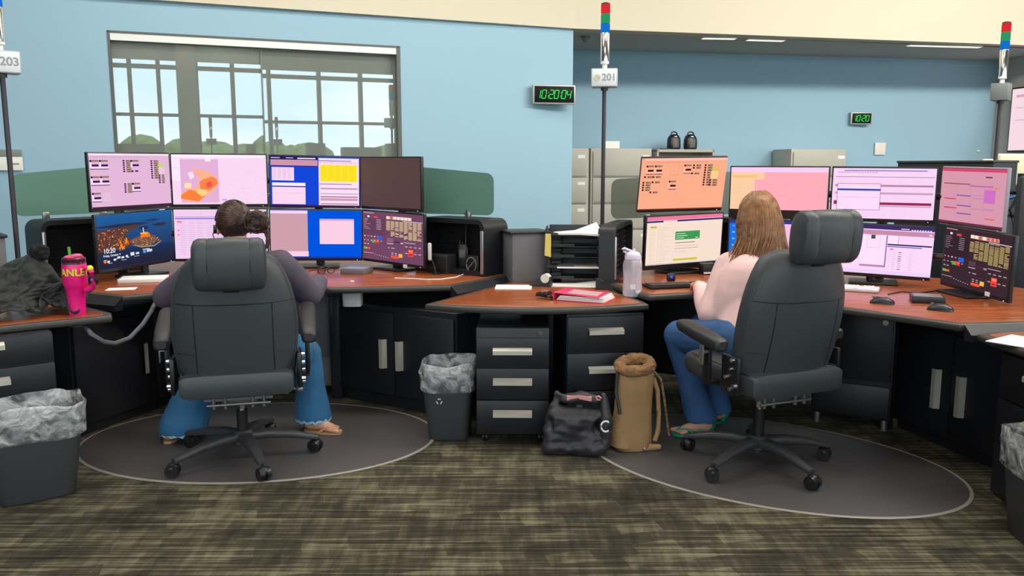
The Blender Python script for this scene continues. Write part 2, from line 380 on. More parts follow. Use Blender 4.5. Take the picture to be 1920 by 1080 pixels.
def desk(name, label, pts, z, th=.034, band=.035, base=None, woodrot=0, cat='desk'):
    P = smooth_poly(pts); c = sum((Vector(p) for p in P), Vector((0, 0)))/len(P)
    A = sum(P[i][0]*P[(i+1) % len(P)][1]-P[(i+1) % len(P)][0]*P[i][1] for i in range(len(P)))
    if A < 0: P = P[::-1]
    P = [(x-c.x, y-c.y) for x, y in P]
    t = thing(name, label, cat, (c.x, c.y, 0))
    MB().prism(P, z-th, z-.001, bev=.012).build('edge_band', M_edge, t)
    MB().prism(offset_poly(P, band), z-.012, z, bev=.001).build('worktop', M_wood, t)
    return t, c
ZD, ZL = .73, .70
A_ = lambda x, y, z=ZD: tuple(atz(x, y, z)[:2])
dl, cl = desk('workstation_desk', 'curved cherry workstation desk under the eight screens behind the dark-haired person', [
    (-2.02, 4.26, 1), (-1.75, 4.44), (-1.45, 4.53), (-1.03, 4.545), (-.66, 4.59), (-.346, 4.648, 1), (-.03, 5.08, 1), (.02, 5.35, 1), (-.35, 5.82), (-1.4, 6.12), (-2.5, 5.75), (-3.2, 5.05, 1), (-3.0, 4.72, 1)], ZD)
# sloped dark end caps and legs of the left desk
b = MB()
for p, q in (((-.346, 4.648), (-.03, 5.08)), ((-2.02, 4.26), (-2.6, 4.5))):
    p, q = Vector((*p, 0))-Vector((cl.x, cl.y, 0)), Vector((*q, 0))-Vector((cl.x, cl.y, 0)); d = (q-p).normalized(); n = Vector((d.y, -d.x, 0))
    if p.x < -.2: n = Vector((-d.y, d.x, 0)); n = n if n.y < 0 else -n
    b = MB(); b.loft([[r+zA*(ZD-.004), r+n*.05+zA*(ZD-.045), r+n*.05+zA*(ZD-.075), r+zA*(ZD-.075)] for r in (p, q)]); b.build('end_cap', M_black, dl)
for x, y in ((-1.06, 4.93), (-2.55, 4.95), (-.35, 5.3)):
    MB().box((x-cl.x, y-cl.y, .34), (.07, .07, .68), bev=.01).build('leg', M_black, dl)
b = MB(); b.box((-1.35-cl.x, 5.45-cl.y, .38), (2.0, .03, .6), R(6)); b.build('modesty_panel', M_black, dl, smooth=False)
dr, cr = desk('workstation_desk', 'curved cherry workstation desk under the screens in front of the person in pink', [
    (.71, 4.28, 1), (.98, 4.36), (1.27, 4.27), (1.58, 3.9), (1.91, 3.49, 1), (2.12, 3.51, 1), (2.85, 3.62, 1), (2.95, 4.2, 1), (2.65, 4.9), (1.9, 5.4), (1.2, 5.75), (.62, 5.5, 1), (.50, 4.86, 1)], ZD)
b = MB(); p, q = Vector((1.93-cr.x, 3.485-cr.y, 0)), Vector((2.8-cr.x, 3.61-cr.y, 0)); d = (q-p).normalized(); n = Vector((d.y, -d.x, 0))
b.loft([[r+zA*(ZD-.004), r+n*.045+zA*(ZD-.04), r+n*.045+zA*(ZD-.07), r+zA*(ZD-.07)] for r in (p, q)]); b.build('end_cap', M_black, dr)
for x, y in ((2.0, 4.32), (1.25, 5.2), (2.6, 4.4)):
    MB().box((x-cr.x, y-cr.y, .34), (.07, .07, .68), bev=.01).build('leg', M_black, dr)
b = MB(); b.box((1.55-cr.x, 4.95-cr.y, .38), (1.9, .03, .6), R(-24)); b.build('modesty_panel', M_black, dr, smooth=False)
dm, cm = desk('side_table', 'rounded cherry table top with pink binder and water bottle between the two desks', [
    (-.445, 4.20, 1), (-.25, 4.12), (.05, 4.06), (.40, 4.09), (.70, 4.20, 1), (.685, 4.30, 1), (.52, 4.84, 1), (.6, 5.35, 1), (.06, 5.35, 1), (-.02, 5.02, 1)], ZL)
MB().box((.30-cm.x, 4.75-cm.y, .33), (.5, .5, .66), bev=.006).build('pedestal_base', M_black, dm)
dw, cw = desk('side_table', 'cherry return table top at the left edge holding the dark jacket and pink tumbler', [
    (-1.885, 3.86, 1), (-1.98, 3.79), (-2.25, 3.58), (-2.6, 3.22, 1), (-3.5, 3.9, 1), (-3.1, 4.7, 1), (-2.35, 4.3, 1), (-1.93, 3.95, 1)], ZL)
MB().box((-2.95-cw.x, 4.0-cw.y, .33), (.4, .4, .66), R(37), bev=.006).build('pedestal_base', M_black, dw)
dx, cx = desk('side_table', 'cherry return table top with a sheet of paper at the right edge', [
    (1.96, 3.44, 1), (1.955, 3.30), (1.97, 3.1), (2.0, 2.5, 1), (2.8, 2.4, 1), (2.9, 3.55, 1), (2.1, 3.5, 1)], ZL)
MB().box((2.6-cx.x, 2.85-cx.y, .33), (.3, .5, .66), bev=.006).build('pedestal_base', M_black, dx)

# ------------------------------------------------------------------ cabinets
def bar_handle(parent, c, L, vertical=False, m=None, name='handle'):
    # a deep strip pull standing off the front (front faces -y)
    b = MB(); w = .03
    prof = [(0, .014), (-.026, .002), (-.026, -.018), (-.021, -.018), (-.021, -.001), (0, .008)]
    if vertical: b.loft([[Vector((c[0]+pz*1.2, c[1]+py, c[2]+s*L/2)) for py, pz in prof] for s in (-1, 1)])
    else: b.loft([[Vector((c[0]+s*L/2, c[1]+py, c[2]+pz)) for py, pz in prof] for s in (-1, 1)])
    return b.build(name, m or M_nickel, parent)
def lock(parent, c, r=.011):
    MB().cyl((c[0], c[1]+.004, c[2]), (c[0], c[1]-.008, c[2]), r).build('lock', M_chrome, parent)
def pedestal(label, loc, rz, w, d, z0, z1, drawers, handles, hl, casters=True, lk=True, name='drawer_pedestal', toprail=.045):
    t = thing(name, label, 'drawer cabinet', loc, rz)
    MB().box((0, d/2, (z0+z1)/2), (w, d-.004, z1-z0), bev=.004).build('body', M_black, t)
    z = z1-toprail
    if lk: lock(t, (w*.38, -.002, z1-.024))
    for h, hz in zip(drawers, handles):
        f = MB().box((0, -.008, z-h/2), (w-.004, .018, h-.006), bev=.003).build('drawer', M_black, t)
        if hz is not None:
            bar_handle(f, (hz[1] if isinstance(hz, tuple) else 0, -.017, z-(hz[0] if isinstance(hz, tuple) else hz)), hl)
        z -= h
    if casters:
        for sx in (-1, 1):
            for y in (.05, d-.06):
                b = MB(); x = sx*(w/2-.04)
                b.cyl((x-.012, y, .025), (x-.004, y, .025), .025); b.cyl((x+.004, y, .025), (x+.012, y, .025), .025); b.cyl((x, y, .03), (x, y, z0), .009)
                b.build('caster', M_blackp, t)
    return t
pedestal('black mobile three-drawer pedestal beside the middle waste bin', (.003, 4.06, 0), R(-1), .365, .50, .055, .60, (.155, .165, .18), (.065, .065, .065), .195)
t = pedestal('black fixed drawer unit under the table corner with the water bottle', (.475, 4.17, 0), R(8), .40, .42, .02, .655, (.19, .2, .23), (.075, .085, None), .18, casters=False, lk=False, toprail=.01)
# left return drawers, face runs from the left edge back toward the desk
pedestal('black drawer unit under the return table at the left edge', (-2.285, 3.455, 0), R(39), .60, .42, .17, .665, (.13, .16, .19), ((.03, -.06), (.055, -.05), (.06, -.04)), .34, casters=True, lk=True, toprail=.0)
pedestal('black drawer unit under the return table at the right edge', (2.02, 2.97, 0), R(-90), .72, .42, .03, .66, (.19, .19, .22), ((.06, 0), (.06, 0), (.06, 0)), .34, casters=False, lk=False, toprail=.012)
def door_cabinet(label, p0, p1, z0, z1, depth, split, hx, hz, hl, poly=None, panel=None):
    p0, p1 = Vector((*p0, 0)), Vector((*p1, 0)); d = p1-p0; L = d.length
    t = thing('door_cabinet', label, 'cabinet', p0, math.atan2(d.y, d.x))
    if poly: MB().prism(poly, z0, z1, bev=.004).build('body', M_black, t)
    else: MB().box((L/2, depth/2, (z0+z1)/2), (L, depth, z1-z0), bev=.004).build('body', M_black, t)
    MB().box((L/2, .05, z0/2), (L-.04, .06, z0)).build('plinth', M_black, t)
    for a, b_, h in ((.012, split-.003, hx[0]), (split+.003, L-.012, hx[1])):
        f = MB().box(((a+b_)/2, -.01, (z0+z1)/2-.01), (b_-a, .02, z1-z0-.05), bev=.003).build('door', M_black, t)
        if h is not None: bar_handle(f, (h, -.02, hz), hl, True)
    return t
p0, p1 = (-1.03, 4.90), (-.30, 4.46)
L = (Vector(p1)-Vector(p0)).length
door_cabinet('low black two-door corner cabinet between left chair and middle waste bin', p0, p1, .07, .60, .4, .425, (.355, .475), .325, .17, poly=[(0, 0), (L, 0), (L+.1, .25), (.45, .66), (.0, .3)])
door_cabinet('black two-door corner cabinet beside the left return drawers', (-2.25, 4.14), (-1.97, 4.88), .05, .62, .4, .55, (.47, .63), .33, .17)
door_cabinet('black two-door corner cabinet in shadow right of the right chair', (2.06, 4.36), (2.26, 3.55), .05, .62, .4, .42, (.34, .50), .30, .2)
def cpu_cab(label, loc, rz, w, d, z0, z1, lx, m):
    t = thing('storage_cabinet', label, 'cabinet', loc, rz)
    MB().box((0, d/2, (z0+z1)/2), (w, d, z1-z0), bev=.006).build('body', m, t)
    MB().box((0, -.006, z0+(z1-z0)*.66), (w-.02, .014, (z1-z0)*.62), bev=.003).build('door', m, t)
    MB().box((0, -.006, z0+(z1-z0)*.16), (w-.02, .014, (z1-z0)*.28), bev=.003).build('kick_panel', m, t)
    lock(t, (lx, -.014, z0+(z1-z0)*.87), .015)
    for sx in (-1, 1): MB().cyl((sx*(w/2-.03), .03, 0), (sx*(w/2-.03), .03, z0+.01), .016).build('foot', M_alu, t)
    return t
M_dgrey = mat('charcoal_laminate', (104, 105, 106), .5)
cpu_cab('charcoal locked cabinet under the left desk beside the seated leg', (-1.23, 4.97, 0), R(-4), .40, .35, .06, .68, .13, M_dgrey)
cpu_cab('black locked cabinet under the right desk behind the right chair', (1.82, 4.34, 0), R(-30), .40, .38, .06, .67, .15, M_black)
# ------------------------------------------------------------------ equipment enclosures on the desks, glass screens above them
def enclosure(label, loc, rz, w, d, h, strip_x, open_=True):
    t = thing('equipment_enclosure', label, 'enclosure', loc, rz)
    def rrect(y, g=0): 
        pts = []; r = .06
        for cx_, cz_, a0 in ((w/2-r, r*.3, 0), (w/2-r, h-r, 0), (-w/2+r, h-r, 90), (-w/2+r, r*.3, 180)):
            if cz_ < h/2:
                pts.append(Vector(((w/2-g) if cx_ > 0 else (-w/2+g), y, g)))
            else:
                for k in range(6): a = R(a0+18*k); pts.append(Vector((cx_+(r-g)*math.cos(a), y, cz_+(r-g)*math.sin(a))))
        return pts
    f, k = rrect(0), rrect(d); gi = .028; fi, ki = rrect(0, gi), rrect(d-.03, gi)
    b = MB(); b.loft([fi, f, k], cap=False); b.bm.faces.new([b.bm.verts.new(p) for p in k]); b.loft([fi, ki], cap=False)
    b.build('shell', M_black, t)
    b = MB()
    for i in range(9): b.box((0, d-.045, .03+i*(h-.07)/8), (w-2*gi-.002, .02, .012), bev=.003)
    b.box((0, d-.04, h/2), (w-2*gi-.002, .01, h-.06)); b.build('acoustic_back', mat('black_mesh', (14, 15, 19), .7), t)
    b = MB()
    for sx in strip_x: b.box((sx*(w/2-.014), -.004, h/2-.025), (.022, .012, h-.08), bev=.005)
    b.build('trim_strip', M_alu, t)
    return t
enclosure('black open equipment enclosure at the right end of the left desk behind the handheld radio', (-.395, 5.165, ZD), R(-36), .56, .24, .345, (1,))
enclosure('black open equipment enclosure at the left end of the left desk behind the jacket', (-2.58, 5.14, ZD), R(50), .62, .24, .345, (-1,))
enclosure('black open equipment enclosure behind the water bottle', (.68, 5.035, ZD), R(72), .60, .09, .33, (-1,))
enclosure('black equipment enclosure half hidden behind the email monitor and blue icon screen', (1.25, 5.46, ZD), R(-8), .62, .18, .33, (1,))
def glass(label, p0, p1, z0, z1a, z1b, m, r=.05):
    p0, p1 = Vector((*p0, 0)), Vector((*p1, 0)); L = (p1-p0).length
    t = thing('privacy_screen', label, 'glass screen', p0, math.atan2((p1-p0).y, (p1-p0).x))
    def c(x, z, a0): return [(x+r*math.cos(R(a0+15*k)), z+r*math.sin(R(a0+15*k))) for k in range(7)]
    P = c(L-r, z0+r, -90)+c(L-r, z1b-r, 0)+c(r, z1a-r, 90)+c(r, z0+r, 180)
    b = MB(); b.loft([[Vector((x, y, z)) for x, z in P] for y in (-.004, .004)]); b.build('panel', m, t)
    for x in (L*.25, L*.75): MB().box((x, 0, z0-.005), (.04, .03, .05), bev=.004).build('clamp', M_alu, t)
    return t
glass('frosted green glass screen right of the left desk, above the handheld radio', (-.78, 5.62), (-.115, 5.28), 1.085, 1.40, 1.352, M_frost)
glass('frosted green glass screen at the left end, beside the numbered pole', (-3.09, 5.18), (-2.62, 5.72), 1.085, 1.35, 1.405, M_frost)
glass('smoked glass screen in front of the filing cabinets beside the orange monitor', (.625, 5.25), (1.62, 5.86), 1.065, 1.315, 1.36, M_frost2)

# ------------------------------------------------------------------ screens
def ecol():
    m = bpy.data.materials.new('screen_image'); m.use_nodes = True; n, l = m.node_tree.nodes, m.node_tree.links; n.remove(n['Principled BSDF'])
    a = n.new('ShaderNodeAttribute'); a.attribute_name = 'Col'; e = n.new('ShaderNodeEmission'); e.inputs[1].default_value = .9; l.new(a.outputs[0], e.inputs[0])
    l.new(e.outputs[0], n['Material Output'].inputs[0]); return m
M_screen = ecol()
def picture(name, w, h, items, parent, y, m=None):
    # items: (x0,y0,x1,y1,rgb) or ([(x,y)...],rgb), unit coordinates from the top left; one emissive sheet
    me = bpy.data.meshes.new(name); V, F, K = [], [], []; dy = 0
    for it in items:
        if len(it) == 5: P = [(it[0], it[1]), (it[0], it[3]), (it[2], it[3]), (it[2], it[1])]; c = it[4]
        else: P, c = it
        i = len(V); V += [((x-.5)*w, y-dy, (.5-v)*h) for x, v in P]; F.append(list(range(i, i+len(P)))); K += [(*lin(c), 1)]*len(P); dy += .000012
    me.from_pydata(V, [], F); at = me.color_attributes.new('Col', 'FLOAT_COLOR', 'CORNER')
    for i, c in enumerate(K): at.data[i].color = c
    me.materials.append(m or M_screen); o = bpy.data.objects.new(name, me); C.objects.link(o); o.parent = parent; return o
def monitor(label, pose, W_, H_, items, bezel=(.008, .008, .008, .018), stand=None, off=False, group=None, silver=False, depth=.022, rack=True):
    (x, y, z), yaw, tilt, roll = pose
    t = thing('monitor', label, 'monitor', (x, y, z), 0, group); t.rotation_mode = 'QUATERNION'
    Mx = rotz(yaw) @ rotx(tilt) @ roty(roll); t.rotation_mode = 'XYZ'; t.rotation_euler = Mx.to_euler('XYZ')
    b = MB().box((0, .0, 0), (W_, depth, H_), bev=.004); b.box((0, .03, -.01), (W_*.6, .05, H_*.6), bev=.015); b.build('housing', mat('silver_plastic', (160, 160, 164), .4) if silver else M_blackp, t)
    L_, R_, T_, B_ = bezel; sw, sh = W_-L_-R_, H_-T_-B_
    if silver: MB().box((0, -depth/2-.001, 0), (W_-.012, .004, H_-.012), bev=.001).build('bezel', M_blackp, t)
    yy = -depth/2-.0012-(.003 if silver else 0)
    if off:
        o = MB().face([(-sw/2, yy, -sh/2), (sw/2, yy, -sh/2), (sw/2, yy, sh/2), (-sw/2, yy, sh/2)]).build('screen', mat('dark_screen', (92, 68, 65), .5), t, smooth=False)
    else: o = picture('screen', sw, sh, items, t, yy)
    o.location = ((L_-R_)/2, 0, (B_-T_)/2)
    MB().box((W_*.44, -depth/2-.0015, -H_/2+.006), (.005, .003, .003)).build('power_light', emat('white_led', (240, 245, 255), 1), t)
    inv = Mx.inverted()
    if stand == 'foot':
        foot = z-ZD; s = inv @ Vector((0, .10, -foot+.008)); up = inv @ Vector((0, .10, 0))
        MB().cyl(s, up, .022).build('stand_neck', M_blackp, t)
        bb = MB().box((0, 0, 0), (.26, .19, .014), bev=.006); bb.xf(TR(*(inv @ Vector((0, .06, -foot+.008)))) @ inv @ rotz(yaw)); bb.build('stand_base', M_blackp, t)
        bb = MB().box((0, .06, 0), (.05, .06, .05)); bb.build('mount', M_blackp, t)
    elif stand == 'arm':
        bb = MB().box((0, .07, 0), (.1, .06, .1), bev=.008); bb.build('mount', M_blackp, t)
    return t
def edges(lt, lb, YL, rt, rb, YR, lx, rx):
    a0, a1 = aty(lx, lt, YL), aty(lx, lb, YL); c0, c1 = aty(rx, rt, YR), aty(rx, rb, YR)
    l, r = (a0+a1)/2, (c0+c1)/2; d = r-l; roll = -math.atan2(d.z, Vector((d.x, d.y)).length)
    return ((l+r)/2, math.atan2(d.y, d.x), 0, roll), d.length-.004, ((a0-a1).length+(c0-c1).length)/2-.004
LAV, PNK, DKP, TAN = (240, 205, 238), (226, 182, 214), (62, 24, 92), (150, 122, 96)
def norm(it, X0, Y0, X1, Y1):
    out = []
    for i in it:
        if len(i) == 5: out.append(((i[0]-X0)/(X1-X0), (i[1]-Y0)/(Y1-Y0), (i[2]-X0)/(X1-X0), (i[3]-Y0)/(Y1-Y0), i[4]))
        else: out.append(([((x-X0)/(X1-X0), (y-Y0)/(Y1-Y0)) for x, y in i[0]], i[1]))
    return out
def rows(x0, x1, y0, y1, n, rgb, fill=.4, jit=.3, cols=1):
    out = []; h = (y1-y0)/n; w = (x1-x0)/cols
    for i in range(n):
        for j in range(cols):
            out.append((x0+j*w, y0+i*h, x0+j*w+w*(.85 if cols > 1 else 1)*(1-random.random()*jit), y0+i*h+h*fill, rgb))
    return out
def iconA(x, y, s=1, dk=DKP, bg=PNK, wh=(246, 226, 244)):   # status tile: corner mark, tan title, dark bar, rule
    return [(x, y, x+16*s, y+18*s, dk), (x+18*s, y, x+66*s, y+16*s, TAN), (x, y+20*s, x+14*s, y+66*s, wh), (x+14*s, y+38*s, x+66*s, y+56*s, dk), (x, y+60*s, x+70*s, y+72*s, wh), (x, y+76*s, x+70*s, y+82*s, dk)]
def tower(x, y, n, hh, dk=DKP, w=66):
    o = []
    for i in range(n):
        o += [(x, y+i*hh, x+15, y+(i+.72)*hh, dk), (x+26, y+i*hh, x+w, y+(i+.8)*hh, TAN), (x+30+5*(i % 3), y+(i+.2)*hh, x+40+6*(i % 3), y+(i+.6)*hh, (92, 74, 70))]
    return o
# left desk, upper row
it = [(75, 65, 716, 545, PNK), (75, 65, 716, 82, (244, 226, 240))]+rows(85, 540, 92, 106, 1, (196, 160, 190), cols=22)
for x, y in ((80, 122), (150, 122), (80, 262), (150, 262), (80, 405)): it += iconA(x, y)
it += tower(330, 122, 6, 19)+iconA(392, 122)[:4]+[(396, 213, 410, 231, DKP), (424, 215, 450, 229, DKP)]+tower(330, 330, 5, 18)+iconA(392, 328)
it += tower(556, 124, 9, 19.5)+tower(618, 258, 5, 17, w=50)+[(618, 160, 664, 184, (176, 226, 92)), (620, 190, 672, 250, (232, 200, 222)), (75, 530, 716, 545, (70, 34, 60)), (160, 405, 216, 480, (228, 192, 220))]
T1c = norm(it, 75, 65, 716, 545)
pose, w, h = edges(284, 399, 4.72, 286, 389, 5.24, 163.5, 318.5); monitor('upper left-end monitor with small dark status tiles on pale pink, above the coastline picture', pose, w, h, T1c, stand='arm')
random.seed(3)
it = [(730, 78, 1525, 500, (246, 214, 240)), (735, 80, 1510, 105, (252, 236, 250)), (800, 118, 1116, 485, (226, 176, 214)), (735, 110, 800, 300, (250, 230, 248)), (735, 190, 790, 192, (200, 170, 196)), (1010, 95, 1055, 135, (252, 240, 250)),
      ([(900, 190), (960, 205), (1040, 225), (1100, 270), (1122, 320), (1060, 390), (1000, 430), (940, 478), (860, 476), (795, 450), (800, 400), (860, 370), (920, 360), (960, 300), (930, 240)], (252, 178, 140)),
      ([(985, 290), (1060, 262), (1100, 285), (1110, 325), (1040, 380), (960, 370), (955, 310)], (250, 130, 72)), ([(1010, 320), (1055, 300), (1062, 345), (1015, 360)], (236, 84, 84)),
      ([(800, 420), (870, 372), (950, 400), (1000, 430), (940, 476), (795, 450)], (252, 128, 60)), ([(940, 372), (1010, 376), (1020, 402), (975, 436), (925, 400)], (252, 208, 130)), ([(838, 316), (890, 320), (880, 366), (826, 358)], (254, 226, 170)),
      ([(860, 230), (905, 220), (915, 270), (880, 290)], (248, 220, 236))]
for i in range(26):
    x, y = random.uniform(1130, 1490), random.uniform(120, 460); L_ = random.uniform(20, 90)
    it.append((x, y, x+L_, y+1.6, (228, 190, 222)) if i % 2 else (x, y, x+1.6, y+L_*.7, (226, 188, 226)))
it += [(1140, 455, 1180, 470, (196, 170, 230)), (730, 488, 1525, 500, (240, 214, 240))]
T2c = norm(it, 730, 78, 1525, 500)
pose, w, h = edges(286, 389.5, 5.25, 288.5, 387.5, 5.4, 320, 503); monitor('upper monitor showing an orange county map on pale pink', pose, w, h, T2c, stand='arm')
BLU = (20, 70, 214)
it = [(62, 95, 810, 515, BLU), (62, 95, 458, 125, (40, 28, 96)), (70, 107, 145, 113, (220, 200, 230)), (195, 107, 255, 113, (200, 190, 230)), (290, 107, 440, 118, (230, 210, 240)), (68, 125, 458, 172, (206, 150, 168)), (68, 172, 458, 182, (60, 50, 160)),
      (76, 188, 260, 298, (246, 214, 240))]+rows(82, 250, 196, 290, 8, (222, 184, 214), cols=4)+[(78, 316, 354, 495, (250, 214, 238)), (78, 316, 354, 342, (252, 234, 250)), (78, 342, 354, 352, (50, 60, 170)), (80, 403, 352, 405, (214, 176, 214)),
      (466, 106, 805, 500, (250, 222, 246)), (466, 124, 740, 132, (150, 120, 190))]+rows(475, 790, 142, 152, 1, (180, 140, 180), cols=12)+[(478, 160, 792, 302, (252, 228, 40))]+rows(486, 785, 168, 298, 12, (232, 204, 52), cols=5, fill=.25)+[
      (474, 318, 745, 326, (170, 130, 190)), (480, 354, 795, 366, (196, 148, 166)), (480, 398, 795, 408, (214, 170, 200)), (480, 424, 795, 434, (170, 120, 150)), (480, 440, 795, 462, (206, 158, 176)), (480, 482, 795, 494, (196, 150, 170)), (62, 500, 810, 515, (60, 30, 70))]
T3c = norm(it, 62, 95, 810, 500)
pose, w, h = edges(289, 388.5, 5.41, 292.5, 391.5, 5.5, 504, 677); monitor('upper monitor with blue desktop and a bright yellow table', pose, w, h, T3c, stand='arm')
pose, w, h = edges(293, 391.5, 5.5, 292.7, 398.5, 5.12, 678, 793); monitor('upper monitor at the right end of the left desk, switched off with brown-black screen', pose, w, h, None, stand='arm', off=True)
# left desk, lower row
random.seed(11)
it = [(132, 560, 725, 1030, (30, 58, 100))]
for i in range(24):
    k = i/23; it.append((132, 560+i*13, 725, 560+(i+1)*13+1, (int(34+4*k), int(96-36*k), int(158-56*k))))
for i in range(11): it.append((132, 870+i*14, 725, 886+i*14, (30+i, int(50-1.5*i), int(84-3*i))))
def isle(cx_, cy_, rx, ry, rgb): return ([(cx_+rx*math.cos(2*math.pi*k/18)*(.85+.15*math.sin(k*5)), cy_-ry*math.sin(2*math.pi*k/18)) for k in range(18)], rgb)
it += [isle(330, 662, 240, 16, (44, 50, 76)), isle(560, 640, 70, 10, (38, 58, 96)), isle(620, 686, 68, 16, (52, 48, 66)), isle(487, 703, 48, 15, (50, 46, 64)),
       ([(132, 690), (300, 680), (430, 664), (445, 690), (360, 725), (330, 765), (390, 790), (430, 830), (330, 862), (132, 880)], (88, 58, 54)), isle(490, 820, 128, 52, (106, 84, 74))]
for i in range(330):
    if i < 210:
        x = random.uniform(134, 345); y = random.uniform(690, 868); x = x+max(0, (720-y))*2.2*random.random()
    else:
        a = random.uniform(0, 6.28); q_ = math.sqrt(random.random()); x, y = 490+118*q_*math.cos(a), 815+46*q_*math.sin(a)
    s_ = random.uniform(2, 7); it.append((x, y, x+s_*1.3, y+s_, random.choice([(236, 120, 40), (255, 160, 70), (200, 84, 30), (250, 190, 120), (150, 66, 34), (120, 90, 80)])))
for i in range(26): x = random.uniform(270, 350); y = random.uniform(770, 850); it.append((x, y, x+7, y+random.uniform(12, 34), random.choice([(255, 132, 30), (255, 160, 50), (228, 98, 20)])))
it += [(474, 700, 480, 756, (250, 240, 226)), ([(455, 752), (525, 756), (530, 792), (450, 790)], (238, 120, 34)), ([(450, 746), (490, 742), (520, 752), (500, 764), (455, 760)], (252, 168, 70)), ([(372, 842), (460, 868), (560, 872), (620, 834), (615, 848), (560, 884), (450, 880)], (160, 140, 116)), (620, 550, 668, 556, (225, 235, 245))]
for x in (160, 240, 290, 330): it.append((x, 946, x+22, 952, (210, 220, 230)))
it += [isle(170, 962, 12, 14, (250, 120, 60)), (186, 955, 204, 972, (230, 235, 240)), (232, 945, 250, 962, (220, 230, 240)), (260, 930, 284, 948, (220, 228, 236)), (292, 934, 312, 950, (216, 226, 236)), (324, 928, 342, 946, (216, 226, 236)), (362, 910, 392, 940, (214, 222, 234)), (404, 916, 430, 934, (214, 222, 234)), (462, 906, 486, 934, (90, 140, 220)), (492, 904, 536, 928, (200, 212, 230)), (460, 896, 516, 902, (236, 240, 246)), (190, 976, 222, 980, (190, 200, 214)), (290, 964, 330, 968, (190, 200, 214)), (390, 948, 430, 952, (190, 200, 214))]
B1c = norm(it, 132, 560, 725, 1030)
pose, w, h = edges(401.5, 515.4, 4.72, 390.4, 488.8, 5.3, 177.5, 323); tB1 = monitor('lower left-end monitor with a dusk coastline lock screen reading 10:20', pose, w, h, B1c, stand='foot')
M_txt = emat('screen_text_white', (246, 244, 246), 1)
TM = rotx(R(90))
text('clock_text', '10:20', .040, M_txt, tB1, TR(-.222, -.0155, -.046) @ TM, .0002)
text('date_text', 'Friday, October 4', .0175, M_txt, tB1, TR(-.205, -.0155, -.073) @ TM, .0002)
random.seed(5)
it = [(755, 535, 1560, 945, LAV), (990, 540, 992, 592, (190, 160, 200)), (765, 592, 1560, 600, (196, 170, 224)), (765, 604, 1560, 616, (150, 130, 214))]
for i in range(16):
    y = 632+i*18; it += rows(800, 1480, y, y+9, 1, (214, 176, 216), cols=9)
    if i in (0, 4, 6): it.append((782, y, 796, y+10, (232, 110, 100)))
it += [(780, 630, 820, 644, (240, 130, 110)), (885, 850, 950, 880, (220, 196, 120))]
B2c = norm(it, 755, 535, 1560, 945)
pose, w, h = edges(390.5, 490, 5.28, 389, 489, 5.4, 325, 504); monitor('lower monitor with a pale lavender list, mostly hidden by the dark-haired head', pose, w, h, B2c, stand='foot')
it = [(78, 535, 812, 938, (0, 84, 222)), (78, 535, 376, 925, (204, 158, 172)), (78, 535, 376, 560, (246, 214, 238)), (78, 528, 376, 537, (120, 110, 200)), (80, 880, 380, 928, (250, 206, 228)), (472, 603, 752, 818, (248, 206, 226)), (472, 603, 752, 620, (214, 172, 210)), (78, 924, 812, 938, (26, 60, 170))]
B3c = norm(it, 78, 530, 812, 938)
pose, w, h = edges(390, 489, 5.41, 392, 489, 5.5, 505, 680.5); monitor('lower monitor split between mauve window and bright blue desktop with a pink dialog', pose, w, h, B3c, stand='foot')
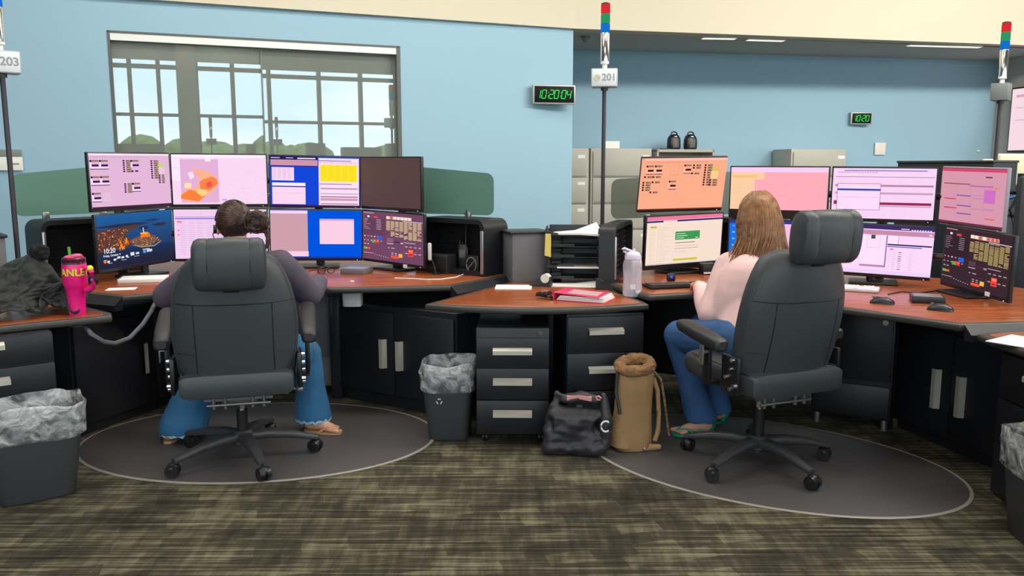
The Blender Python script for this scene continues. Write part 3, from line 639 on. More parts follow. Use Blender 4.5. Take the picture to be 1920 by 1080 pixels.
def dispatch(bg, lt, gr, bx, seed=9):
    random.seed(seed); it = [(830, 540, 1320, 995, bg), (838, 605, 1020, 760, tuple(int(v*.92) for v in bg))]
    for i in range(8): it.append((838+i*11, 549, 846+i*11, 558, lt))
    it += [(870, 580, 888, 596, (246, 232, 236)), (922, 582, 958, 600, (216, 70, 84))]
    for i in range(7): it.append((840, 612+i*15, 840+random.uniform(15, 60), 615+i*15, lt)); it.append((945, 612+i*15, 985, 616+i*15, lt))
    it += [(1028, 572, 1230, 600, (216, 176, 170))]+[(1030+i*29, 574, 1050+i*29, 598, random.choice([(250, 236, 214), (220, 90, 80), (246, 230, 220)])) for i in range(7)]+[(1160, 606, 1315, 612, (222, 200, 214))]
    for cidx in range(8):
        x = 1028+cidx*35.5; n = 10 if cidx == 0 else 16 if cidx < 4 else 18
        for r_ in range(n):
            if random.random() < .94: it.append((x, 616+r_*9, x+(30 if random.random() < .93 else 16), 622.5+r_*9, gr if random.random() < .93 else (160, 110, 96)))
    for i in range(6): it.append((842+i*28, 770, 853+i*28, 780, random.choice([lt, (236, 210, 222), (240, 110, 80)])))
    it += [(956, 766, 995, 802, (40, 96, 226)), (905, 806, 940, 834, (84, 168, 70)), (934, 800, 968, 834, (236, 60, 56))]
    for i in range(6): it.append((840+i*28, 810, 852+i*28, 818, lt))
    for i in range(2): it.append((842+i*26, 845, 858+i*26, 854, lt))
    it += [(838, 882, 866, 900, (110, 190, 80)), (866, 882, 892, 900, (238, 90, 80)), (1034, 775, 1085, 812, bx), (1090, 800, 1140, 814, (80, 44, 62)), (1144, 806, 1166, 818, lt), (1034, 822, 1085, 830, lt), (1042, 862, 1054, 870, lt), (1068, 862, 1096, 870, lt), (1030, 820, 1165, 822, bx), (1172, 800, 1262, 806, lt), (1168, 800, 1170, 940, bx), (1034, 890, 1165, 892, bx)]
    for j, yy in enumerate((835, 895)):
        for i, xx in enumerate((1180, 1214, 1250, 1284)):
            if not (j and i == 1): it.append((xx, yy, xx+20, yy+8, lt))
    it += [(1204, 862, 1244, 926, (246, 74, 62)), (1210, 870, 1238, 884, (255, 140, 110)), (1210, 904, 1236, 916, (160, 40, 46)), (1128, 912, 1158, 946, (244, 186, 72)), (1064, 938, 1128, 960, (248, 84, 52))]
    for xx in (1070, 1098): it += [(xx, 908, xx+16, 916, lt), (xx, 924, xx+16, 931, lt)]
    it += [(836, 932, 920, 937, lt)]+[(930+i*18, 940+i*3, 938+i*18, 946+i*3, lt) for i in range(7)]
    return norm(it, 830, 540, 1320, 995)
pose, w, h = edges(393, 487.6, 5.5, 399.7, 506, 5.13, 681.5, 798.5); tB4 = monitor('lower monitor with plum radio console and coloured buttons beside the handheld radio', pose, w, h, dispatch((112, 70, 98), (206, 172, 196), (204, 180, 142), (140, 96, 124)), stand='foot')
# right desk
ORG, DK2 = (252, 172, 138), (72, 18, 26)
it = [(70, 60, 755, 470, ORG), (100, 62, 755, 80, (252, 190, 176))]+rows(110, 600, 90, 102, 1, (216, 130, 110), cols=20)
def iconB(x, y, s=.88): return iconA(x, y, s, DK2, ORG, (250, 196, 176))
for x, y in ((110, 116), (176, 116), (298, 238), (408, 112)): it += iconB(x, y)
it += [(300, 112, 372, 195, (236, 160, 126)), (304, 116, 368, 190, (248, 174, 140))]
for x, y, n in ((98, 200, 1), (164, 200, 1), (90, 244, 4), (162, 242, 1), (152, 322, 1), (478, 112, 2), (470, 176, 1), (572, 112, 9), (624, 232, 3)): it += tower(x, y, n, 19.5, DK2)
it += [(636, 142, 692, 164, (206, 206, 70)), (630, 166, 690, 228, (250, 206, 146)), (70, 462, 755, 470, (120, 60, 60))]
R1c = norm(it, 90, 68, 742, 466)
monitor('orange-tinted monitor with small dark status tiles, tilted above the email monitor', (Vector((1.03, 5.08, 1.288)), R(15), R(12), R(-.7)), .56, .337, R1c, bezel=(.013, .013, .012, .02), stand='arm', depth=.03)
random.seed(21)
it = [(120, 505, 730, 900, (246, 222, 206)), (120, 505, 730, 535, (240, 120, 160)), (120, 538, 730, 552, (44, 44, 110)), (248, 540, 358, 552, (244, 214, 214)), (148, 582, 196, 596, (196, 180, 60)), (210, 590, 212, 900, (216, 196, 184)), (330, 600, 332, 880, (226, 206, 194))]
for i in range(20): it.append((145, 606+i*15, 160+random.uniform(10, 36), 609+i*15, (226, 198, 184)))
for i in range(18): it.append((222, 600+i*17, 222+random.uniform(30, 92), 603+i*17, (222, 192, 178)))
it += [(348, 634, 548, 702, (62, 152, 84)), (356, 650, 430, 655, (210, 240, 214)), (356, 668, 448, 673, (210, 240, 214)), (356, 686, 420, 691, (210, 240, 214)), (512, 688, 536, 694, (220, 240, 220)), (350, 724, 510, 730, (150, 110, 104)), (348, 752, 545, 755, (196, 168, 156)), (348, 772, 540, 776, (176, 150, 140)), (348, 800, 440, 803, (206, 180, 168)), (340, 858, 536, 876, (206, 196, 58)), (120, 892, 730, 900, (190, 190, 200))]
b1c = norm(it, 120, 505, 730, 900)
monitor('lower monitor with an email page and green banner behind the water bottle', (Vector((1.065, 5.17, .935)), R(21), R(5.4), R(-1.5)), .56, .337, b1c, bezel=(.01, .01, .006, .03), stand='foot', depth=.03)
random.seed(8)
it = [(785, 130, 1555, 490, (252, 172, 184)), (785, 130, 1555, 172, (246, 204, 240)), (785, 172, 980, 490, (250, 206, 160)), (785, 240, 975, 480, (250, 204, 164)), (980, 172, 1058, 235, (250, 206, 164)), (800, 196, 1000, 220, (244, 194, 130))]
for i in range(44):
    x, y = random.uniform(985, 1500), random.uniform(240, 470); L_ = random.uniform(16, 80); it.append((x, y, x+L_, y+1.5, (240, 150, 166)))
for i in range(18):
    x, y = random.uniform(795, 950), random.uniform(190, 470); L_ = random.uniform(16, 60); it.append((x, y, x+1.5, y+L_, (236, 180, 130)) if i % 2 else (x, y, x+L_, y+1.5, (236, 180, 130)))
R2c = norm(it, 785, 130, 1555, 540)
kr = .9
pose, w, h = edges(310.5, 407.6, 5.05, 310.6, 414, 4.79, 1367.5, 1555.5); monitor('upper monitor with peach and pink map behind the long brown hair', pose, w, h, R2c, stand='arm')
it = [(665, 140, 1172, 405, (248, 212, 244)), (720, 150, 1128, 155, (120, 110, 200))]+rows(690, 890, 160, 167, 1, (150, 110, 150), cols=14)+[(678, 184, 1166, 187, (150, 120, 150))]
for y in (195, 207, 217, 246, 256, 264, 285, 294, 304, 345, 355, 365, 375, 385, 396): it += rows(690, 1150, y, y+2, 1, (232, 190, 228), cols=5)
it += [(678, 226, 1162, 236, (180, 130, 160)), (678, 266, 1162, 276, (200, 158, 184)), (905, 318, 1158, 332, (152, 44, 84)), (675, 312, 690, 332, (152, 44, 84)), (905, 336, 1160, 341, (190, 150, 176)), (690, 220, 908, 360, (110, 90, 120)), (692, 222, 906, 358, (250, 218, 246)), (692, 222, 906, 236, (252, 214, 232)), (692, 248, 906, 258, (44, 70, 190)), (694, 292, 904, 294, (222, 186, 222))]
R3c = norm(it, 665, 138, 1172, 406)
pose, w, h = edges(311, 414, 4.78, 312.5, 420, 4.58, 1557, 1756.5); monitor('upper monitor with a lavender incident list and a dialog box, above the black headrest', pose, w, h, R3c, stand='arm')
it = [(600, 412, 1158, 690, (250, 214, 246)), (600, 412, 1158, 435, (64, 44, 104)), (980, 425, 1024, 430, (220, 200, 230))]+[(1035+i*14, 428, 1044+i*14, 437, (220, 200, 232)) for i in range(8)]+[(600, 440, 1158, 466, (196, 140, 170)), (1130, 450, 1148, 460, (226, 206, 240)),
      (770, 468, 910, 640, (252, 222, 248)), (800, 466, 872, 542, (226, 190, 224)), (802, 468, 870, 540, (250, 222, 248)), (822, 468, 845, 490, (70, 84, 50)), (905, 468, 912, 650, (150, 120, 160)), (915, 468, 970, 514, (252, 226, 250)), (970, 468, 972, 514, (120, 100, 140)), (914, 514, 1152, 522, (44, 34, 90)), (914, 526, 1100, 532, (110, 110, 200)), (930, 540, 948, 548, (240, 120, 160)), (770, 638, 905, 650, (180, 140, 180))]
for i in range(9):
    y = 558+i*12; it += [(925, y, 932, y+2, (220, 180, 220)), (944, y, 964, y+2, (206, 170, 206)), (976, y, 994, y+4, (120, 90, 120) if i in (0, 2, 3, 4, 8) else (196, 160, 200)), (1034, y, 1052, y+2, (214, 180, 216))]
it += [(600, 668, 1158, 690, (236, 208, 246))]
b3c = norm(it, 600, 412, 1150, 692)
pose, w, h = edges(408, 505, 5.05, 415, 512, 4.79, 1364.5, 1552)
itb2 = [(0, 0, 1, 1, (246, 190, 232)), (0, 0, .2, 1, (28, 110, 226)), (0, 0, 1, .06, (40, 60, 150))]+[(.03+.05*(i % 2), .1+i*.07, .06+.05*(i % 2), .13+i*.07, random.choice([(120, 200, 250), (180, 220, 250), (90, 150, 240)])) for i in range(12)]+[(.1, .08+i*.08, .14, .11+i*.08, (150, 210, 250)) for i in range(10)]
monitor('lower monitor with bright blue icon strip, mostly hidden by the person in pink', pose, w, h, itb2, stand='foot')
pose, w, h = edges(415, 512, 4.78, 423, 529, 4.58, 1553.5, 1749); monitor('lower monitor with lavender windows beside the black headrest, above the two mice', pose, w, h, b3c, stand='foot')
it = [(750, 112, 1190, 520, (214, 152, 172)), (750, 112, 1190, 135, (214, 70, 112)), (1058, 166, 1102, 175, (90, 50, 70)), (770, 222, 960, 230, (150, 84, 90)), (960, 230, 1115, 242, (190, 112, 170)), (1122, 240, 1146, 250, (226, 132, 74)), (780, 335, 866, 342, (200, 54, 84)), (784, 402, 876, 410, (200, 54, 84)), (870, 306, 970, 314, (112, 86, 176)), (876, 380, 976, 388, (112, 86, 176)), (880, 438, 980, 446, (112, 86, 176)), (866, 230, 868, 470, (196, 136, 160)), (968, 236, 970, 480, (196, 136, 160)),
      (1060, 258, 1130, 352, (206, 112, 196)), (1054, 240, 1060, 410, (206, 140, 190)), (975, 300, 1055, 306, (196, 130, 180)), (978, 322, 1058, 328, (196, 130, 180)), (980, 398, 1060, 404, (196, 130, 180)), (1062, 392, 1126, 400, (200, 120, 190)), (1074, 456, 1140, 466, (232, 108, 80)), (750, 505, 1190, 520, (110, 50, 70))]
R4c = norm(it, 750, 112, 1180, 515)
pose, w, h = edges(312.6, 418, 4.59, 312.6, 438.6, 4.05, 1766.5, 1889); monitor('upper right-end monitor with dusky pink schedule of blue and red bars', pose, w, h, R4c, stand='arm', silver=True)
pose, w, h = edges(422, 532, 4.5, 440, 572, 3.96, 1770.5, 1901.5); tb4 = monitor('lower right-end monitor with dark radio console and coloured buttons', pose, w, h, dispatch((58, 40, 48), (176, 148, 158), (172, 150, 96), (84, 62, 72), 19), stand='foot')
for tt, zz in ((tB4, -.168), (tb4, -.145)):
    MB().box((.12, -.0135, zz), (.035, .002, .022)).build('sticker', M_white, tt)
# racks carrying the upper screens
def rack(label, pts, zt_):
    t = thing('monitor_rack', label, 'monitor rack', (pts[0][0], pts[0][1], ZD)); o = Vector((pts[0][0], pts[0][1], 0))
    P = [Vector((x, y, 0))-o for x, y in pts]
    for z in (zt_-.17, zt_-.50):
        MB().tube([p+zA*(z-ZD) for p in P], .02).build('rail', M_blackp, t)
    for p in P: MB().box((p.x, p.y, (zt_-.1-ZD)/2), (.05, .04, zt_-.1-ZD), bev=.005).build('post', M_blackp, t)
    return t
rack('black rail rack behind the eight screens of the left desk', [(-2.40, 5.10), (-1.95, 5.47), (-1.30, 5.62), (-.72, 5.48)], 1.47)
rack('black rail rack behind the screens of the right desk', [(1.40, 5.20), (1.72, 5.06), (2.16, 4.86), (2.52, 4.36)], 1.40)
# ------------------------------------------------------------------ chair mats
def chair_mat(label, c, a, b_, rz):
    P = [(a*math.cos(2*math.pi*k/72), b_*math.sin(2*math.pi*k/72)) for k in range(72)]
    t = thing('chair_mat', label, 'floor mat', (*c, 0), rz)
    MB().prism(P, .0005, .0045, bev=.001).build('mat_sheet', mat('smoky_mat', (78, 74, 74), .42, bump=.12, bscale=500, var=.05, vscale=3), t)
    rings = [[Vector(((a+da)*math.cos(2*math.pi*k/72), (b_+da)*math.sin(2*math.pi*k/72), z)) for k in range(72)] for da, z in ((-.012, .0046), (-.002, .0062), (.004, .003), (.004, .0008))]
    MB().loft(rings, cap=False).build('mat_rim', mat('mat_rim', (150, 142, 132), .4), t)
chair_mat('oval smoky floor mat under the left chair', (-1.30, 4.16), .90, .635, R(2))
chair_mat('oval smoky floor mat under the right chair', (1.205, 3.86), .90, .60, R(-33))

# ------------------------------------------------------------------ the two big leather chairs
def chair(label, loc, body, star, dz, head_z, rec, arm_z, arm_rise):
    t = thing('office_chair', label, 'office chair', (*loc, .005), body); st = star-body
    b = MB(); b.lathe([(.05, .075), (.055, .08), (.055, .125), (.04, .14), (.03, .14)])
    b.cyl((0, 0, .055), (0, 0, .08), .02)
    for k in range(5):
        a = st+2*math.pi*k/5; d = Vector((math.cos(a), math.sin(a), 0)); n = Vector((-d.y, d.x, 0)); rings = []
        for r_, z, hw, hh in ((.03, .108, .038, .024), (.12, .113, .03, .022), (.22, .102, .024, .018), (.31, .083, .022, .014), (.352, .075, .018, .012)):
            c = d*r_+zA*z; rings.append([c+n*x+zA*y for x, y in [sup(hw, hh, 3, q, 14) for q in range(14)]])
        b.loft(rings)
    b.build('star_base', mat('base_nylon', (58, 58, 60), .42), t)
    for k in range(5):
        a = st+2*math.pi*k/5; d = Vector((math.cos(a), math.sin(a), 0)); sw = a+.9+k; w_ = Vector((math.cos(sw), math.sin(sw), 0))
        c = d*.345+Vector((-w_.y, w_.x, 0))*.012; b = MB()
        b.cyl((d.x*.345, d.y*.345, .045), (d.x*.345, d.y*.345, .078), .009); 
        for s_ in (-1, 1): b.cyl(c+w_*.006*s_+zA*.032, c+w_*.026*s_+zA*.032, .032, .029, 20)
        b.ball(c+zA*.042, (.03, .03, .026), 12)
        cs = b.build('caster', M_blackp, t)
    MB().cyl((0, 0, .13), (0, 0, .24+dz), .026).build('column_cover', M_blackp, t)
    MB().cyl((0, 0, .2), (0, 0, .34+dz), .016).build('gas_lift', M_chrome, t)
    b = MB(); z = .325+dz; b.box((0, 0, z), (.16, .26, .05), bev=.01)
    for y in (-.16, .1): b.box((0, y, z+.012), (.30, .02, .012)); 
    for x in (-.11, -.06, .06, .11): b.cyl((x, -.17, z-.03), (x, -.17, z+.03), .008)
    b.tube([(-.14, -.18, z-.01), (.14, -.18, z-.01)], .006); b.tube([(.1, .05, z), (.26, .06, z-.02)], .006); b.ball((.27, .06, z-.022), (.022, .014, .014), 10)
    b.build('tilt_mechanism', mat('worn_steel', (130, 130, 130), .35, .7), t)
    b = MB(); rings = []
    for y, hw, hh in ((-.262, .232, .040), (-.256, .243, .052), (-.23, .247, .056), (-.1, .255, .062), (.1, .265, .068), (.22, .262, .066), (.27, .24, .05), (.28, .20, .03)):
        rings.append([Vector((x, y, .42+dz+zz+(.012 if y > .1 else 0))) for x, zz in [sup(hw, hh, 7 if y < -.2 else 4, q, 36) for q in range(36)]])
    b.loft(rings); seat = b.build('seat', M_leather, t)
    for s_ in (-1, 1):
        MB().tube([(s_*.235, -.22, .47+dz), (s_*.25, 0, .478+dz), (s_*.245, .2, .485+dz)], .004).build('piping', M_leather, seat)
    # backrest, headrest and their seams, tilted together about the hinge
    K = TR(0, -.19, .43+dz) @ rotx(rec) @ TR(0, .19, -.43)
    prof = [(.428, .238), (.433, .25), (.445, .256), (.50, .263), (.60, .272), (.67, .275), (.74, .272), (.80, .264), (.86, .25), (.91, .232), (.95, .212), (.98, .19), (1.0, .165), (1.015, .13)]
    def yb(x, z, hw): return -.235-.09*max(0, z-.43)+.07*min(1, abs(x)/hw)**2.6-.018*math.sin((z-.42)*5.2)
    b = MB(); rings = []
    for z, hw in prof:
        th = .055 if z < .98 else .055-(z-.98)*.7
        ring = []
        for q in range(44):
            x, y = sup(hw, th, 3.2, q, 44); ring.append(Vector((x, yb(x, z, hw)+th+y*(1.0), z)))
        rings.append(ring)
    b.loft(rings); b.xf(K); back = b.build('backrest', M_leather, t)
    def hwz(z):
        for (z0, h0), (z1, h1) in zip(prof, prof[1:]):
            if z0 <= z <= z1: return h0+(h1-h0)*(z-z0)/(z1-z0)
        return .2
    def surf(x, z): h_ = hwz(z); return Vector((x, yb(x, z, h_)+.055-.055*max(0, 1-(abs(x)/h_)**3.2)**(1/3.2)+.001, z))
    M_seam = mat('dark_seam', (18, 19, 20), .6)
    b = MB(); zs_ = .80
    b.tube([surf(x*.25/10, zs_) for x in range(-10, 11)], .003, 6)
    for sx in (-1, 1):
        b.tube([surf(sx*.165, .44+i*.036) for i in range(11)], .0028, 6); b.tube([surf(sx*(.175+i*.018), .57) for i in range(5)], .0025, 6)
    b.xf(K); b.build('seam', M_seam, back)
    b = MB(); pts = []
    for q in range(19):
        a = math.pi*q/18; z_ = .55+.45*math.sin(a)**.8 if 0 < q < 18 else .55
        pts.append((math.cos(a), z_))
    for sx in (-1, 1): b = MB(); b.tube([surf(sx*hwz(z)*.96, z) for z in [.45+.027*i for i in range(20)]], .0035, 6); b.xf(K); b.build('piping', M_leather, back)
    hb = MB(); rings = []; hz = .985+head_z
    for x, k in [(-.152, .35), (-.149, .72), (-.14, .92), (-.124, 1), (-.09, 1.0), (-.086, .975), (-.082, 1.0), (0, 1.02), (.082, 1.0), (.086, .975), (.09, 1.0), (.124, 1), (.14, .92), (.149, .72), (.152, .35)]:
        rings.append([Vector((x, -.315+y*k+.0*abs(x), hz+z*k)) for y, z in [sup(.062, .112, 2.7, q, 32) for q in range(32)]])
    hb.loft(rings); hb.xf(K); head = hb.build('headrest', M_leather, t)
    b = MB()
    for sx in (-1, 1): b.tube([(sx*.086, -.315-.0605*math.sin(R(a))*1.0, hz+.109*math.cos(R(a))) for a in range(10, 171, 10)], .002, 6)
    b.xf(K); b.build('seam', M_seam, head)
    b = MB(); b.box((0, -.285, hz-.07), (.07, .02, .12), bev=.006); b.xf(K); b.build('headrest_bracket', M_blackp, t)
    # recline brackets with bright bolts
    for sx in (-1, 1):
        b = MB(); b.box((sx*.275, -.14, .46+dz), (.022, .12, .17), bev=.01); br = b.build('recline_bracket', M_blackp, t)
        for y, z in ((-.17, .53), (-.16, .49), (-.13, .45), (-.19, .42), (-.16, .4)): MB().cyl((sx*.283, y, z+dz), (sx*.30, y, z+dz), .011, .009, 10).build('bolt', M_chrome, br)
    for sx in (-1, 1):
        b = MB(); rings = []; za = arm_z
        for y, hw, hh, dzz in ((-.14, .022, .018, 0), (-.13, .034, .028, 0), (-.05, .04, .032, .25), (.06, .042, .032, .6), (.15, .042, .028, .9), (.175, .034, .02, 1), (.18, .02, .01, 1)):
            rings.append([Vector((sx*.322+x, y, za+arm_rise*dzz+z)) for x, z in [sup(hw, hh, 3, q, 20) for q in range(20)]])
        b.loft(rings); arm = b.build('armrest', mat('black_urethane', (38, 38, 40), .5), t)
        b = MB(); b.box((sx*.315, -.02, (za+.42+dz)/2), (.02, .05, za-.40-dz), bev=.006); b.box((sx*.29, -.02, .40+dz), (.06, .05, .014)); b.build('arm_post', M_blackp, arm)
        b = MB(); b.box((sx*.346, -.02, za-.06), (.006, .03, .09), bev=.002); b.box((sx*.33, -.03, za-.045), (.03, .02, .012)); b.build('arm_slider', M_alu, arm)
    return t
chair('high-back black leather chair seen squarely from behind, under the dark-haired person', (-1.295, 3.86), R(15), R(13), .0, .0, R(3), .60, .10)
chair('high-back black leather chair turned left and reclined, under the person in pink', (1.16, 3.78), R(22), R(6), .03, .10, R(5), .62, .045)

# ------------------------------------------------------------------ people
def head_prims(c, Mh):
    def p(*v): return c+Mh @ Vector(v)
    M4 = Mh.to_4x4()
    return [('e', p(0, -.006, .018), (.074, .094, .098), M4), ('e', p(0, .032, -.045), (.056, .062, .062), M4), ('c', p(0, .092, .005), .009, p(0, .108, -.028), .013),
            ('e', p(0, .08, -.066), (.024, .016, .012), M4), ('e', p(0, .072, -.092), (.022, .018, .018), M4), ('e', p(.034, .068, -.02), (.024, .02, .024), M4), ('e', p(-.034, .068, -.02), (.024, .02, .024), M4),
            ('e', p(.078, -.004, -.012), (.009, .022, .032), M4), ('e', p(-.078, -.004, -.012), (.009, .022, .032), M4)], p
def hand_prims(w, d, up, curl=.6, side=1):
    # wrist w, direction d of the fingers, up out of the back of the hand; four unequal bent fingers and a thumb off the side of the palm
    d, up = Vector(d).normalized(), Vector(up).normalized(); s_ = d.cross(up).normalized()*side; pr = [('c', w, .026, w+d*.03, .027)]
    for k in range(4): pr.append(('c', w+d*.03+s_*(.024-.016*k)*.6, .017, w+d*.08+s_*(.03-.019*k), .013))
    for k, L in enumerate((.062, .07, .065, .05)):
        a = w+d*.082+s_*(.031-.0195*k); q = a+d*L*.5-up*L*.12*curl; r_ = q+d*L*.3-up*L*.34*curl; e = r_+d*L*.12-up*L*.28*curl
        pr.append(('chain', [(a, .0095), (q, .009), (r_, .0082), (e, .0072)]))
    a = w+d*.022+s_*.026; pr.append(('chain', [(a, .013), (a+d*.028+s_*.02-up*.006, .0105), (a+d*.055+s_*.026-up*.014, .0088)]))
    return pr
def foot_prims(heel, toe, up=zA):
    d = (toe-heel).normalized(); s_ = d.cross(zA).normalized(); L = (toe-heel).length
    pr = [('chain', [(heel+zA*.03, .03), (heel+d*L*.35+zA*.032, .032), (heel+d*L*.68+zA*.02, .022)]), ('c', heel+d*L*.6+s_*.018+zA*.015, .018, heel+d*L*.7-s_*.02+zA*.012, .016)]
    for k in range(5): pr.append(('c', heel+d*L*(.7)+s_*(.03-.016*k)+zA*.013, .012, heel+d*L*(1.0-.035*k)+s_*(.031-.0165*k)+zA*.009, .0095 if k else .012))
    return pr
def person(label, root, pts, head_c, Mh, hands, feet, colors, hair_prims, hems, hair_mat, fold, tw=.185):
    t = thing('person', label, 'person', (root.x, root.y, 0)); O = TR(-root.x, -root.y, 0)
    hp, hpt = head_prims(head_c, Mh); V = {k: Vector(v) for k, v in pts.items()}
    pr = list(hp)+[('chain', [(V['neck'], .056), (head_c+Mh @ Vector((0, -.015, -.06)), .05)]), ('e', (V['chest']+V['pelvis'])/2, (.14, .10, .2)), ('c', V['shL'], .05, V['shR'], .05), ('c', V['pelvis'], .13, V['chest'], .12)]
    for s_ in 'LR':
        pr.append(('chain', [(V['sh'+s_], .05), (V['el'+s_], .04), (V['wr'+s_], .026)]))
        pr.append(('chain', [(V['hip'+s_], .085), (V['kn'+s_], .055), (V['an'+s_]+zA*.02, .036)]))
        pr += hand_prims(V['wr'+s_], *hands[s_]); pr += foot_prims(*[Vector(v) for v in feet[s_]])
    blob('body', pr, M_skin, t, voxel=.0055, it=4, M=O)
    top = [('e', (V['chest']*.6+V['pelvis']*.4), (tw, .13, .24)), ('c', V['shL'], .072, V['shR'], .072), ('c', V['pelvis'], tw*.88, V['chest'], tw*.8), ('c', (V['shL']+V['shR'])/2, .08, V['neck'], .068)]
    for s_ in 'LR':
        m_ = (V['sh'+s_]+V['el'+s_])/2; top.append(('chain', [(V['sh'+s_], .076), (m_, .072), (V['el'+s_], .066), ((V['el'+s_]*.45+V['wr'+s_]*.55), .058), (V['el'+s_]*.12+V['wr'+s_]*.88, .042)]))
    blob('sweatshirt', top, colors[0], t, voxel=.009, it=6, disp=fold, dscale=8, M=O)
    leg = [('e', V['pelvis']+Vector((0, 0, -.03)), (.185, .165, .12))]
    for s_ in 'LR':
        h = Vector(hems[s_][0]); leg.append(('chain', [(V['hip'+s_], .105), (V['kn'+s_], .082), (V['kn'+s_]*.45+h*.55, hems[s_][1]*.82), (h, hems[s_][1])]))
    hz = {s_: hems[s_][2] for s_ in 'LR'}
    mid = (Vector(hems['L'][0])+Vector(hems['R'][0]))/2; ax = (Vector(hems['R'][0])-Vector(hems['L'][0])).normalized()
    def clampz(co, n):
        z = hz['R'] if (co-mid).dot(ax) > 0 else hz['L']
        return Vector((co.x, co.y, z+.004*math.sin(co.x*90+co.y*70))) if co.z < z else co
    blob('jeans', leg, colors[1], t, voxel=.009, it=5, disp=fold*.6, dscale=14, fn=clampz, M=O)
    hr = blob('hair', hair_prims(hpt, Mh.to_4x4()), hair_mat, t, voxel=.0055, it=2, disp=.004, dscale=38, M=O)
    b = MB()
    for sx in (-1, 1): b.ball(hpt(sx*.032, .082, .006)-Vector((root.x, root.y, 0)), .012, 10)
    b.build('eyes', mat('eye_white', (220, 214, 206), .25), t)
    return t, hpt, V
def sandal(t, root, heel, toe, m, strap, wedge=0):
    d = (toe-heel).normalized(); s_ = d.cross(zA).normalized(); L = (toe-heel).length+.04; c = heel-d*.03
    P = []
    for k in range(24):
        a = 2*math.pi*k/24; u = .5-.5*math.cos(a); w_ = (.036+.012*u)*abs(math.sin(a))**.6*(1 if math.sin(a) > 0 else -1)
        P.append(c+d*L*u+s_*w_-Vector((root.x, root.y, 0)))
    b = MB(); b.loft([[p+zA*z for p in P] for z in (.006, .018)])
    so = b.build('sandal', m, t)
    b = MB(); q = heel+d*L*.62-Vector((root.x, root.y, 0))
    for s2 in (-1, 1): b.tube([q+d*.03+zA*.032, q+s_*.028*s2-d*.015+zA*.046, q+s_*.042*s2-d*.06+zA*.018], .0055, 8)
    if wedge:
        q = heel-Vector((root.x, root.y, 0)); b.tube([q+s_*.04+zA*.02-d*.0, q-d*.035+zA*.05, q-s_*.04+zA*.02], .012, 8); b.tube([q+d*.05+s_*.04+zA*.02, q+d*.05+zA*.075, q+d*.05-s_*.04+zA*.02], .009, 8)
    b.build('strap', strap, so)
M_hair1 = mat('dark_brown_hair', (58, 40, 33), .45, bump=.6, bscale=40, var=.4, vscale=9, stretch=(5, 5, 1.2))
M_hair2 = mat('light_brown_hair', (128, 88, 56), .45, bump=.7, bscale=30, var=.42, vscale=6, stretch=(6, 6, .8))
M_plum = mat('plum_grey_fleece', (84, 76, 90), .9, bump=.25, bscale=240)
M_rose = mat('pale_pink_fleece', (238, 198, 194), .9, bump=.2, bscale=240)
M_jean1 = mat('faded_blue_denim', (46, 104, 146), .85, bump=.15, bscale=500, var=.18, vscale=5)
M_jean2 = mat('blue_denim', (52, 90, 138), .85, bump=.15, bscale=500, var=.18, vscale=5)
rt = Vector((-1.30, 4.05, 0)); hc = Vector((-1.385, 4.15, 1.098)); Mh = (rotz(R(16)) @ rotx(R(-14))).to_3x3()
def hair1(p, M4):
    o = [('e', p(0, -.022, .026), (.084, .096, .098), M4), ('e', p(0, .03, .06), (.074, .07, .06), M4)]
    for k in range(26):
        a = 2*math.pi*k/26*2.3; rr = .026+.022*random.random(); c = Vector((-1.232, 4.03, 1.128))
        u = Vector((math.cos(a)*rr, random.uniform(-.03, .02), math.sin(a)*rr)); v = Vector((math.cos(a+.9)*rr*1.15, random.uniform(-.03, .02), math.sin(a+.9)*rr*1.15))
        o.append(('c', c+u, .015, c+v, .013))
    o.append(('e', Vector((-1.232, 4.03, 1.128)), (.042, .036, .038)))
    o.append(('c', Vector((-1.30, 4.06, 1.12)), .045, Vector((-1.24, 4.04, 1.128)), .034))
    for k in range(3): o.append(('chain', [(Vector((-1.20+.01*k, 4.02, 1.10)), .006), (Vector((-1.185+.008*k, 4.01, 1.05)), .006), (Vector((-1.192+.006*k, 4.0, .995+.01*k)), .0045)]))
    return o
pl, hptL, VL = person('person with dark bun in plum sweatshirt and flared jeans, typing at left desk', rt,
    dict(pelvis=(-1.295, 3.98, .55), chest=(-1.32, 4.08, .82), neck=(-1.355, 4.11, .985), shL=(-1.50, 4.09, .915), shR=(-1.145, 4.09, .915), elL=(-1.755, 4.16, .745), elR=(-1.045, 4.24, .74), wrL=(-1.62, 4.55, .772), wrR=(-1.06, 4.585, .772),
         hipL=(-1.39, 3.98, .535), hipR=(-1.20, 3.98, .535), knL=(-1.61, 4.28, .42), knR=(-1.085, 4.28, .42), anL=(-1.735, 4.11, .06), anR=(-1.065, 4.26, .06)),
    hc, Mh, {'L': ((.15, 1, -.05), (0, 0, 1), .7, 1), 'R': ((-.35, 1, -.05), (0, 0, 1), .7, -1)},
    {'L': ((-1.745, 4.075, .018), (-1.765, 4.27, .018)), 'R': ((-1.07, 4.25, .018), (-.905, 4.215, .018))}, (M_plum, M_jean1), hair1,
    {'L': ((-1.69, 4.13, .062), .122, .052), 'R': ((-1.055, 4.28, .078), .096, .068)}, M_hair1, .005)
M_tan = mat('tan_leather', (196, 152, 110), .6)
sandal(pl, rt, Vector((-1.745, 4.075, 0)), Vector((-1.765, 4.27, 0)), M_tan, M_tan); sandal(pl, rt, Vector((-1.07, 4.25, 0)), Vector((-.905, 4.215, 0)), M_tan, M_tan)
b = MB()
